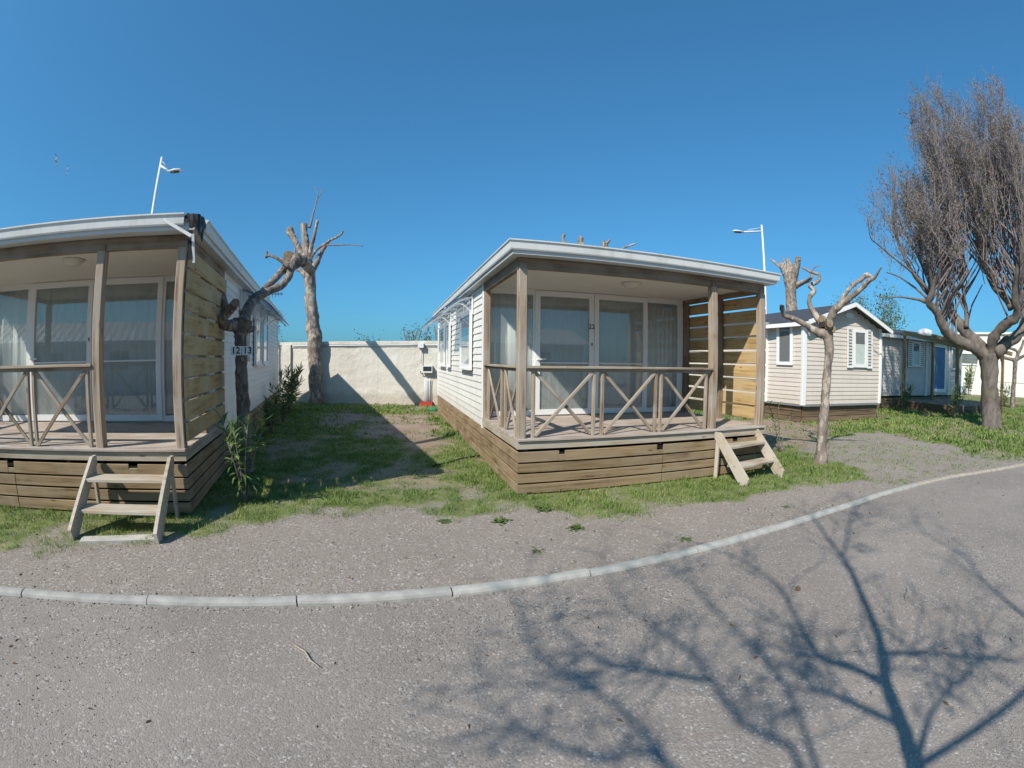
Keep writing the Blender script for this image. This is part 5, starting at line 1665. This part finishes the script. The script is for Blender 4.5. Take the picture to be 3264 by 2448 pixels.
def dress(pts, n_, Ln, side, dens):
    """Side twigs and feathery foliage along one shoot."""
    for j in range(side):
        t = rs.uniform(0.12, 1.0)
        i0 = min(int(t * n_), n_ - 1)
        a = pts[i0].lerp(pts[i0 + 1], t * n_ - i0)
        e = Vector((rs.gauss(0, 0.5), rs.gauss(0, 0.5), 0.9)).normalized()
        ln = rs.uniform(0.25, 0.9)
        m_ = a + e * ln * 0.5 + Vector((rs.gauss(0, .03), rs.gauss(0, .03), 0))
        b = a + e * ln + Vector((0, 0, 0.04))
        tw.twig([a, m_, b], 0.007, 0.003, 3)
        green = rs.random() < 0.55
        for w_ in range(dens):
            u = rs.uniform(0.15, 1.0)
            LC.append(a.lerp(b, u) + Vector((rs.gauss(0, .035), rs.gauss(0, .035), rs.gauss(0, .03))))
            LD.append(e + Vector((rs.gauss(0, .5), rs.gauss(0, .5), 0)))
            LTn.append((0.85 if green else 0.3) + rs.gauss(0, 0.16))


plumes = []
for q in range(26):              # the crown rises in separate plumes of unequal height
    rr, aa = 3.3 * math.sqrt((q + 0.5) / 26), q * 2.399963 + rs.uniform(-.3, .3)
    plumes.append((ctr.x + rr * math.cos(aa), ctr.y + rr * math.sin(aa), 10.5 - 0.22 * rr ** 2 + rs.uniform(-1.7, 0.9), rs.uniform(0.16, 0.36), rs.choice((6, 10, 14, 20))))
for q in range(480):
    px, py, ptop, spread, fol = plumes[q % 26]
    if rs.random() < 0.35:       # stray shoots fill between the plumes
        rr, aa = 3.3 * math.sqrt(rs.random()), rs.uniform(0, 6.283)
        px, py, ptop = ctr.x + rr * math.cos(aa), ctr.y + rr * math.sin(aa), 9.6 - 0.2 * rr ** 2
    tip = Vector((px + rs.gauss(0, spread), py + rs.gauss(0, spread), ptop - abs(rs.gauss(0, 0.55)) - rs.uniform(0, 1.6) * (rs.random() < 0.4)))
    top = tip.z
    Ln = rs.uniform(2.2, 4.4)
    foot = Vector((ctr.x + (tip.x - ctr.x) * rs.uniform(0.72, 0.9), ctr.y + (tip.y - ctr.y) * rs.uniform(0.72, 0.9), max(top - Ln, 4.3 + rs.uniform(0, .8))))
    best = min((e_ for e_ in ends if e_[0].z < foot.z - 1.1 * math.hypot(e_[0].x - foot.x, e_[0].y - foot.y)), key=lambda e_: math.hypot(e_[0].x - foot.x, e_[0].y - foot.y) * 2 + abs(e_[0].z - foot.z) + rs.uniform(0, 0.6), default=ends[0])
    p, r = best
    if math.hypot(p.x - foot.x, p.y - foot.y) > 1.25:
        continue
    way = [p, p.lerp(foot, 0.5) + Vector((rs.gauss(0, .05), rs.gauss(0, .05), 0.0)), foot]
    if (p - foot).length > 0.25:
        tw.twig([v_ - O for v_ in way], min(r * 0.6, 0.04), 0.020, 5)
    n_ = 7
    pts = []
    for i in range(n_ + 1):
        t = i / n_
        c = foot.lerp(tip, t) + Vector((rs.gauss(0, .09), rs.gauss(0, .09), 0)) + (tip - foot).cross(Vector((0.3, 0.5, 0))) * 0.02 * math.sin(t * 3.1)
        pts.append(c - O)
    tw.twig(pts, 0.020, 0.006, 4)
    dress(pts, n_, Ln, int(5 + Ln * 3.2), max(3, int(fol * rs.uniform(.6, 1.5))))
    if rs.random() < 0.55:       # dense flowering tips
        for w_ in range(60):
            LC.append(pts[-1] + Vector((rs.gauss(0, .08), rs.gauss(0, .08), rs.uniform(-.5, .15))))
            LD.append(Vector((rs.gauss(0, .4), rs.gauss(0, .4), 1)))
            LTn.append(0.6 + rs.gauss(0, .12))
for q in range(150):             # short shoots low on the outer limbs
    p, r = rs.choice(ends)
    if r > 0.09 or p.z < 4.2:
        continue
    d = Vector((rs.gauss(0, .4), rs.gauss(0, .4), 0.8)).normalized()
    Ln = rs.uniform(0.5, 1.4)
    pts = [p - O + d * Ln * i / 4 + Vector((rs.gauss(0, .03), rs.gauss(0, .03), 0)) for i in range(5)]
    tw.twig(pts, min(r * 0.5, 0.012), 0.004, 4)
    dress(pts, 4, Ln, 5, 6)
tag(tw.build('twigs', 'twig_bark', tam), kind='stuff')
tag(flecks('crown', LC, LD, 0.085, 'tamarisk_leaf', tam, np.clip(LTn, 0, 1), 9, 0.26), kind='stuff')

# the bare tree behind the viewer whose branches shade the road
LX, LY, LK = -SUN_TO.x, -SUN_TO.y, 1 / math.tan(SUN_EL)
SB = Vector((1.66 - LX * 2.9, 0.90 - LY * 2.9, 0.0))
shade = thing('bare_tree', 'bare spreading tree behind the viewer whose branch shadows lie on the road', 'tree', SB)
rs = random.Random(5)


def lift(g, dz=0.0):
    """The point of the tree, above the plane square to the sun, whose shadow falls at ground point g."""
    z = ((g[0] - SB.x) * LX + (g[1] - SB.y) * LY) / LK * (1 + dz)
    return Vector((g[0] - LX * LK * z, g[1] - LY * LK * z, z))


def shade_limb(name, gp, r0, r1, dz0=0.0, dz1=0.0, start=None):
    pts = [lift(g, dz0 + (dz1 - dz0) * i / (len(gp) - 1)) for i, g in enumerate(gp)]
    if start is not None:
        pts = [Vector(start)] + pts
    n_ = len(pts)
    P4 = [(p.x, p.y, p.z, r0 + (r1 - r0) * i / (n_ - 1)) for i, p in enumerate(pts)]
    limb(name, P4, 'grey_bark', shade, SB, 10, 4, 0.08, rs.randrange(999))
    return smooth_path(P4, 6)


paths = []
trunk_top = lift((1.66, 0.90))
limb('trunk', [(SB.x, SB.y, -0.1, 0.1), (SB.x, SB.y, 0.4, 0.08), (SB.x * 0.6 + trunk_top.x * 0.4, SB.y * 0.6 + trunk_top.y * 0.4, trunk_top.z * 0.45, 0.065), (trunk_top.x, trunk_top.y, trunk_top.z, 0.052)], 'grey_bark', shade, SB, 14, 4, 0.06, 3)
fork = (SB + (trunk_top - SB) * 0.55)
paths.append(shade_limb('branch', [(1.66, 0.9), (1.8, 1.19), (1.93, 1.48), (2.15, 1.8), (2.35, 2.16), (2.66, 2.78), (2.81, 3.1), (2.96, 3.53), (3.18, 4.14), (3.24, 4.77)], 0.048, 0.006, 0, .1))
paths.append(shade_limb('branch', [(2.81, 3.1), (3.29, 3.62), (3.75, 4.11), (4.26, 4.53)], 0.016, 0.004, 0.1, 0.3))
paths.append(shade_limb('branch', [(1.93, 1.48), (1.86, 1.69), (1.74, 1.85), (1.74, 1.99), (1.81, 2.29), (1.96, 2.83), (1.89, 3.36), (1.65, 3.83)], 0.028, 0.006, 0.0, .2))
paths.append(shade_limb('branch', [(1.18, 1.15), (1.16, 1.35), (1.05, 1.53), (1.04, 1.88), (0.99, 2.22), (0.86, 2.55), (0.74, 2.91), (0.74, 3.38), (0.74, 3.76)], 0.021, 0.005, 0.45, .65, start=fork))
paths.append(shade_limb('branch', [(0.65, 1.32), (0.38, 1.43), (0.2, 1.53), (0.04, 1.69), (-0.11, 1.82)], 0.022, 0.005, 0.7, .9, start=fork))
paths.append(shade_limb('branch', [(1.04, 1.88), (0.73, 2.04), (0.5, 2.16), (0.28, 2.58)], 0.02, 0.006, .3, .4))
paths.append(shade_limb('branch', [(2.11, 1.75), (2.35, 1.62), (2.61, 1.42), (2.86, 1.14)], 0.02, 0.005, 0, .15))
paths.append(shade_limb('branch', [(3.15, 1.0), (3.45, 1.49), (3.65, 2.05), (3.97, 2.58), (4.06, 3.12), (4.3, 3.6)], 0.024, 0.006, .4, .5, start=trunk_top))
paths.append(shade_limb('branch', [(1.77, 1.21), (1.63, 1.5), (1.53, 1.67), (1.54, 1.96)], 0.024, 0.006, 0.2, .3))
paths.append(shade_limb('branch', [(2.0, 1.16), (2.3, 1.26), (2.77, 1.42), (3.2, 1.9)], 0.022, 0.006, .3, .4, start=trunk_top))
paths.append(shade_limb('branch', [(1.35, 1.5), (1.40, 2.0), (1.35, 2.5), (1.30, 3.1), (1.2, 3.6)], 0.018, 0.005, .5, .6, start=fork))
paths.append(shade_limb('branch', [(0.55, 1.7), (0.35, 2.0), (0.1, 2.4), (0.05, 2.9)], 0.016, 0.005, .6, .7, start=lift((0.65, 1.32), 0.5)))
tw = Twigs()
for op, orr in paths:
    for q in range(24):
        i = rs.randrange(len(op) // 5, len(op))
        p = op[i]
        d = (op[min(i + 1, len(op) - 1)] - op[max(i - 1, 0)]).normalized()
        ln = rs.uniform(0.25, 0.95)
        e = (d * 0.7 + Vector((rs.gauss(0, .5), rs.gauss(0, .5), rs.gauss(0.25, .45)))).normalized()
        a = p - SB
        b = a + e * ln * 0.5
        c = b + (e + Vector((rs.gauss(0, .2), rs.gauss(0, .2), rs.gauss(0, .2)))).normalized() * ln * 0.5
        r = min(orr[i] * 0.4, 0.0055)
        tw.twig([a, b, c], r, 0.004, 5)
        for s_ in range(2):
            u = rs.uniform(0.3, 1)
            st = a.lerp(c, u)
            en = st + (e + Vector((rs.gauss(0, .6), rs.gauss(0, .6), rs.gauss(0, .5)))).normalized() * ln * rs.uniform(.25, .5)
            tw.twig([st, (st + en) / 2 + Vector((rs.gauss(0, .02),) * 3), en], 0.005, 0.003, 4)
tag(tw.build('twigs', 'twig_bark', shade), kind='stuff')
# seed clusters and last leaves hanging on the bare tree
LC, LD, LTn = [], [], []
for op, orr in paths:
    for q in range(1):
        p = op[rs.randrange(len(op) // 2, len(op))] - SB + Vector((rs.gauss(0, .12), rs.gauss(0, .12), rs.gauss(0, .1)))
        for w_ in range(26):
            LC.append(p + Vector((rs.gauss(0, .06), rs.gauss(0, .06), rs.gauss(0, .06))))
            LD.append(Vector((rs.gauss(0, 1), rs.gauss(0, 1), rs.gauss(0, 1))))
            LTn.append(rs.random())
tag(flecks('leaf_tufts', LC, LD, 0.06, 'tamarisk_leaf', shade, np.array(LTn), 12, 0.5), kind='stuff')


# distant greenery over the wall and behind the cabins
def bushy(name, label, loc, h, rad, nleaf, mat, seed, size=0.12, group=None, stems=5):
    rs = random.Random(seed)
    t = thing(name, label, 'tree' if h > 2.5 else 'bush', loc, 0, group)
    tw = Twigs()
    LC, LD, LT = [], [], []
    for s_ in range(stems):
        a = rs.uniform(0, 6.283)
        tip = Vector((math.cos(a) * rad * rs.uniform(.3, .9), math.sin(a) * rad * rs.uniform(.3, .9), h * rs.uniform(.7, 1.0)))
        tw.twig([Vector((0, 0, -0.05)), tip * 0.5 + Vector((0, 0, h * .08)), tip], 0.035 * h / 3, 0.01, 5)
        for k in range(nleaf // stems):
            u = rs.uniform(0.35, 1.05)
            c = tip * u
            LC.append(c + Vector((rs.gauss(0, rad * .2), rs.gauss(0, rad * .2), rs.gauss(0, h * .07))))
            LD.append(Vector((rs.gauss(0, .7), rs.gauss(0, .7), rs.gauss(.5, .6))))
            LT.append(rs.random())
    tw.build('stems', 'twig_bark', t)
    tag(flecks('crown', LC, LD, size, mat, t, np.array(LT), seed, 0.35), kind='stuff')
    return t


bushy('bush', 'grey-green bush showing over the boundary wall beside the far end of the 12|13 cabin', (-11.2, 19.0, 0), 3.6, 1.3, 2600, 'pale_leaf', 51, 0.11)
bushy('bush', 'low dark hedge top peeping over the boundary wall right of the tall pale pollard', (-5.6, 18.6, 0), 2.45, 0.9, 1300, 'pale_leaf', 52, 0.10)
bushy('bush', 'low hedge top over the boundary wall near the junction box', (-3.5, 18.8, 0), 2.7, 0.9, 1500, 'pale_leaf', 53, 0.10)
bushy('green_tree', 'light green leafy tree between the gabled cabin and the tamarisk', (25.2, 27.0, 0), 7.2, 2.6, 5200, 'pale_leaf', 54, 0.2, stems=9)
bushy('green_tree', 'small thin leafy tree top just over the ridge of the blue-door cabin', (21.5, 25.5, 0), 5.6, 1.4, 1700, 'pale_leaf', 55, 0.17, stems=6)
for i, (x, lab) in enumerate(((-4.05, 'dry reed stems leaning over the boundary wall, the left clump'), (-3.0, 'dry reed stems leaning over the boundary wall, the right clump'))):
    t = thing('reed_clump', lab, 'reeds', (x, 18.2, 0), 0, 'reeds over the wall')
    mb = MB()
    for k in range(7):
        a = rng.uniform(-.5, .5)
        mb.tube([(k * .08, 0, 0), (k * .08 + a * .2, 0, 1.6), (k * .08 + a * .9, 0.1, 2.75 + rng.uniform(-.2, .25))], [0.012, 0.01, 0.02], 5)
    mb.build('stems', 'twig_bark', t)

# ---------------------------------------------------------------- plants near the cabins
def leaf_mesh(L, w, bend, mat, tone):
    key = ('leaf', L, w, bend, mat, tone)
    if key in CACHE:
        return CACHE[key]
    v, f = [], []
    n_ = 5
    for i in range(n_ + 1):
        t = i / n_
        ww = w * math.sin(math.pi * min(t * 0.9 + 0.08, 1)) ** 0.8
        z = -bend * L * t * t
        x = L * t
        v += [(x, -ww / 2, z + ww * 0.18), (x, 0, z), (x, ww / 2, z + ww * 0.18)]
    for i in range(n_):
        a = 3 * i
        f += [(a, a + 3, a + 4, a + 1), (a + 1, a + 4, a + 5, a + 2)]
    me = bpy.data.meshes.new('leaf')
    me.from_pydata(v, [], f)
    me.materials.append(MATS[mat])
    at = me.attributes.new('tone', 'FLOAT', 'POINT')
    at.data.foreach_set('value', [tone] * len(v))
    CACHE[key] = me
    return me


def oleander(label, loc, h, stems, per, seed, single=True, L=0.13):
    rs = random.Random(seed)
    t = thing('oleander', label, 'plant', loc, 0, 'young oleanders')
    LC, LD, LT = [], [], []
    for s_ in range(stems):
        a = rs.uniform(0, 6.283)
        sp = rs.uniform(0.08, 0.34) * h
        hh = h * rs.uniform(0.65, 1.0)
        P = [Vector((math.cos(a) * sp * u ** 1.5 + 0.02 * math.cos(a), math.sin(a) * sp * u ** 1.5 + 0.02 * math.sin(a), hh * u)) for u in (0, .25, .5, .75, 1)]
        v, f = tube(P, [0.009, 0.008, 0.007, 0.005, 0.003], 6)
        mesh('stem', v, f, 'twig_bark', t, True)
        for k in range(per):
            u = 0.28 + 0.72 * k / (per - 1) if per > 1 else 1
            i0 = min(int(u * 4), 3)
            p = P[i0].lerp(P[i0 + 1], u * 4 - i0)
            for q in range(3 if u > 0.6 else 2):
                az = rs.uniform(0, 6.283)
                el = rs.uniform(0.15, 0.75) + (0.6 if u > 0.85 else 0) - (0.35 if u < .5 else 0)
                if single:
                    me = leaf_mesh(L, L * 0.15, rs.choice((0.1, 0.3, 0.5)), 'oleander_leaf', rs.choice((0.1, 0.45, 0.7, 0.95)))
                    sc_ = rs.uniform(0.65, 1.2)
                    mw = Matrix.Translation(p) @ Matrix.Rotation(az, 4, 'Z') @ Matrix.Rotation(-el, 4, 'Y') @ Matrix.Rotation(rs.uniform(-.5, .5), 4, 'X') @ Matrix.Scale(sc_, 4)
                    link('leaf', me, t, mw)
                else:
                    LC.append(p)
                    LD.append(Vector((math.cos(az) * math.cos(el), math.sin(az) * math.cos(el), math.sin(el))) * 2)
                    LT.append(rs.random())
    if not single:
        tag(flecks('foliage', LC, LD, L, 'oleander_leaf', t, np.array(LT), seed, 0.17), kind='stuff')
    return t


oleander('leafy oleander on the sunny grass edge in front of the 12|13 tree', (-2.86, 4.42, gz(-2.86, 4.42)), 0.95, 12, 11, 1, True, 0.16)
oleander('oleander in the shade close to the rear wall of the 12|13 cabin', (-5.75, 11.0, gz(-5.75, 11.0)), 0.95, 9, 14, 2, False, 0.17)
oleander('bushy oleander in front of the tall pale pollard at the wall', (-6.85, 13.6, gz(-6.85, 13.6)), 1.35, 14, 18, 3, False, 0.2)
oleander('low dark oleander at the side of the 12|13 cabin skirting', (-5.0, 9.0, gz(-5.0, 9.0)), 0.75, 9, 12, 4, False, 0.16)
oleander('spindly oleander between the slim young tree and the steps of cabin 22', (4.92, 7.72, gz(4.92, 7.72)), 0.95, 4, 7, 5, True, 0.12)
oleander('weedy oleander beside the left corner of the garden deck', (15.0, 13.9, gz(15, 13.9)), 0.95, 8, 10, 6, False, 0.2)
oleander('weedy oleander in front of the near corner of the garden deck', (14.9, 11.1, gz(14.9, 11.1)), 1.05, 7, 10, 7, False, 0.2)
oleander('small oleander growing on the lawn right of the tamarisk trunk', (24.1, 14.4, gz(24.1, 14.4)), 1.0, 7, 9, 8, False, 0.25)
oleander('oleander clump at the foot of the white building', (31.6, 22.3, 0), 1.9, 10, 12, 9, False, 0.35)


def weed(label, x, y, rad, n_, seed):
    rs = random.Random(seed)
    t = thing('weed', label, 'weed', (x, y, gz(x, y)), rs.uniform(0, 6), 'weeds on the gravel strip')
    for k in range(int(n_ * 1.6)):
        az, el = rs.uniform(0, 6.283), rs.uniform(0.0, 0.6)
        me = leaf_mesh(0.10, rs.choice((0.022, 0.036, 0.05)), 0.3, 'weed_leaf', rs.choice((0.2, 0.5, 0.8)))
        p = Vector((rs.gauss(0, rad * .35), rs.gauss(0, rad * .35), 0.004))
        link('leaf', me, t, Matrix.Translation(p) @ Matrix.Rotation(az, 4, 'Z') @ Matrix.Rotation(-el, 4, 'Y') @ Matrix.Scale(rs.uniform(.25, .75) * rad / 0.11, 4))


weed('largest green weed rosette alone on the gravel strip before cabin 22', 0.63, 4.35, 0.11, 34, 1)
weed('small green weed midway between the kerb and the large weed rosette', 0.22, 3.76, 0.07, 18, 2)
weed('green weed close behind the kerb, below the front steps of cabin 22', 1.58, 3.90, 0.075, 20, 3)
weed('left of two weed tufts on the gravel near the corner of cabin 22', -0.65, 4.48, 0.09, 24, 4)
weed('right of two weed tufts on the gravel near the corner of cabin 22', -0.11, 4.56, 0.11, 30, 5)
weed('dark weed at the lawn edge under the skirting of cabin 22', 0.35, 4.95, 0.13, 34, 6)
weed('weed at the gravel edge right of the steps of cabin 22', 3.13, 4.61, 0.07, 18, 7)


# ---------------------------------------------------------------- street lamps, aerial, gulls, litter
def lamp(label, loc, top, head, r=0.055):
    t = thing('street_lamp', label, 'street lamp', loc, 0, 'tall white street lamps')
    b = Vector(loc)
    T, Hd = Vector(top) - b, Vector(head) - b
    v, f = tube([(0, 0, 0), T * 0.5, T], [r * 1.25, r, r * 0.8], 10)
    mesh('pole', v, f, 'pole_white', t, True)
    st = T + (Vector((0, 0, -1)) * 0.32)
    v, f = tube([st, st.lerp(Hd, 0.6), Hd], [0.045, 0.04, 0.035], 8)
    mesh('arm', v, f, 'pole_white', t, True)
    v, f = tube([T + Vector((0, 0, -0.12)), T.lerp(Hd, 0.72)], [0.012, 0.012], 6)
    mesh('stay', v, f, 'pole_white', t, True)
    d = (Hd - st); d.z = 0; d.normalize()
    prof = [(-0.10, 0.04), (0.06, 0.08), (0.2, 0.12), (0.38, 0.11), (0.50, 0.03)]
    v, f = tube([Hd + d * a + Vector((0, 0, 0.02)) for a, _ in prof], [w for _, w in prof], 12)
    v = [Vector((p[0], p[1], Hd.z + (p[2] - Hd.z) * (0.55 if p[2] > Hd.z else 0.22))) for p in v]
    hd = mesh('lamp_head', v, f, 'pole_white', t, True)
    v2 = [(Hd + d * (0.22 + 0.19 * math.cos(a))) + Vector((-d.y, d.x, 0)) * 0.085 * math.sin(a) + Vector((0, 0, -0.025)) for a in [i * 0.5236 for i in range(12)]]
    mesh('lens', v2 + [p + Vector((0, 0, -0.03)) for p in v2], [tuple(range(11, -1, -1)), tuple(range(12, 24))] + [(i, (i + 1) % 12, (i + 1) % 12 + 12, i + 12) for i in range(12)], 'dark_plastic', hd)
    return t


def on_ray(d, D):
    d = Vector(d)
    k = D / math.hypot(d.x, d.y)
    return Vector((d.x * k, d.y * k, 1.6 + d.z * k))


tp = on_ray((-0.648, 0.664, 0.378), 17.0)
hd = on_ray((-0.6385, 0.684, 0.3535), 16.8)
lamp('white street lamp over the torn roof, its arm pointing right', (tp.x - 0.03, tp.y, 0), tp, hd)
tp = on_ray((0.487, 0.830, 0.275), 23.0)
hd = on_ray((0.452, 0.852, 0.262), 22.6)
lamp('white street lamp between cabin 22 and the gabled cabin, its arm pointing left', (tp.x, tp.y, 0), tp, hd)

an = thing('tv_aerial', 'small dark television aerial at the rear eave of the 12|13 cabin', 'aerial', (-6.62, 11.75, 2.75), 0.4)
mb = MB().tube([(0, 0, 0), (0, 0, 0.75)], 0.014, 6)
mb.build('mast', 'metal_grey', an)
mb = MB().tube([(-0.1, 0, 0.62), (0.42, -0.1, 0.62)], 0.012, 6)
for i in range(6):
    u = i / 5
    mb.tube([(-0.05 + .42 * u, -.01 - .09 * u, 0.47 + .02 * i), (-0.05 + .42 * u, -.01 - .09 * u, 0.77 - .02 * i)], 0.007, 5)
    mb.tube([(-0.05 + .42 * u, -.13 - .09 * u, 0.62), (-0.05 + .42 * u, .12 - .09 * u, 0.62)], 0.007, 5)
mb.build('boom', 'dark_plastic', an)


def gull(label, d, D, bank, scale):
    p = on_ray(d, D)
    t = thing('gull', label, 'bird', p, 0, 'gulls in the sky')
    M = Matrix.Rotation(math.atan2(-p.x, p.y) + 0.5, 4, 'Z') @ Matrix.Rotation(bank, 4, 'Y') @ Matrix.Scale(scale, 4)
    body = [(0, -0.30, 0.0), (0, -0.22, 0.0), (0, -0.08, 0.0), (0, 0.10, 0.0), (0, 0.24, 0.0), (0, 0.36, 0.0)]
    v, f = tube(body, [0.015, 0.05, 0.075, 0.065, 0.03, 0.008], 10)
    o = mesh('body', v, f, 'gull_feather', t, True)
    o.data.transform(M)
    for s in (-1, 1):
        pts = [(0.04, -.09, .11, .02), (0.28, -.13, .07, .12), (0.50, -.09, .07, .10), (0.70, 0.0, .08, .03), (0.80, .06, .08, -.02)]
        v = []
        for x, a, b, z in pts:
            v += [(s * x, a, z), (s * x, b, z - 0.008), (s * x, b, z - 0.016), (s * x, a, z - 0.014)]
        f = []
        for i in range(len(pts) - 1):
            k = i * 4
            f += [(k + j, k + (j + 1) % 4, k + 4 + (j + 1) % 4, k + 4 + j) for j in range(4)]
        f += [(3, 2, 1, 0), tuple(range(len(v) - 4, len(v)))]
        o = mesh('wing', v, f, 'gull_feather', t, mats=['gull_feather', 'gull_dark'], fm=[1 if i >= 8 and i < 16 else 0 for i in range(len(f))])
        o.data.transform(M)
    return t


gull('upper of two gulls gliding over the torn roof corner cabin', (-0.788, 0.504, 0.352), 42, 1.25, 0.72)
gull('lower of two gulls gliding over the torn roof corner cabin', (-0.778, 0.530, 0.338), 42, 1.5, 0.58)

hz = thing('garden_hose', 'thin black hose lying on the lawn beside cabin 22', 'hose', (0, 0, 0))
hp = [(-1.15, 6.81), (-0.98, 7.08), (-0.80, 7.42), (-0.66, 7.58), (-0.45, 7.75)]
v, f = tube([(x, y, gz(x, y) + 0.025) for x, y in hp], 0.012, 8)
mesh('hose_length', v, f, 'cable_black', hz, True)

for lab, a, b, r in (('long pale dry stick lying on the near gravel road', (-1.19, 2.11), (-0.98, 1.95), 0.0042), ('thin dark twig lying on the road among the branch shadows', (0.76, 1.49), (0.95, 1.47), 0.003),
                     ('short dark twig lying on the road below the kerb middle', (-0.35, 2.45), (-0.22, 2.38), 0.003), ('short brown twig near the right end of the road shadows', (2.75, 2.2), (2.9, 2.35), 0.004)):
    t = thing('twig', lab, 'twig', (a[0], a[1], float(zg(*a)) + 0.012), 0, 'twigs on the road')
    d = Vector((b[0] - a[0], b[1] - a[1], 0))
    nrm = Vector((-d.y, d.x, 0))
    v, f = tube([Vector((0, 0, 0)), d * 0.35 + nrm * 0.06, d * 0.7 - nrm * 0.02, d], [r, r * 1.1, r * 0.9, r * 0.5], 6)
    mesh('stick', v, f, 'rim_timber' if r > 0.004 else 'twig_bark', t, True)
sbll = thing('seed_ball', 'small round dark seed ball lying on the road among the branch shadows', 'seed ball', (2.06, 2.70, float(zg(2, 2.7)) + 0.016))
bm = bmesh.new()
bmesh.ops.create_icosphere(bm, subdivisions=2, radius=0.02)
for vv in bm.verts:
    vv.co *= rng.uniform(0.88, 1.12)
me = bpy.data.meshes.new('ball'); bm.to_mesh(me); bm.free(); me.materials.append(MATS['dry_leaf'])
link('ball', me, sbll)
# scattered dry leaves: too many and too small to count
r_ = np.random.default_rng(8)
C, D = [], []
for k in range(420):
    x, y = r_.uniform(-5, 7), r_.uniform(0.6, 9)
    on_road = y < np.interp(x, KX, KY)
    C.append((x, y, (float(zg(x, y)) if on_road else gz(x, y)) + 0.012))
    D.append((r_.normal(), r_.normal(), 0.1))
lv = flecks('dry_leaves', C, D, 0.035, 'grass_blade', None, np.full(420, 1.0) * r_.uniform(0.6, 1, 420), 4, 0.4)
lv.data.materials.clear(); lv.data.materials.append(MATS['dry_leaf'])
tag(lv, 'small dry leaf bits scattered over road and lawn', 'leaves', kind='stuff')
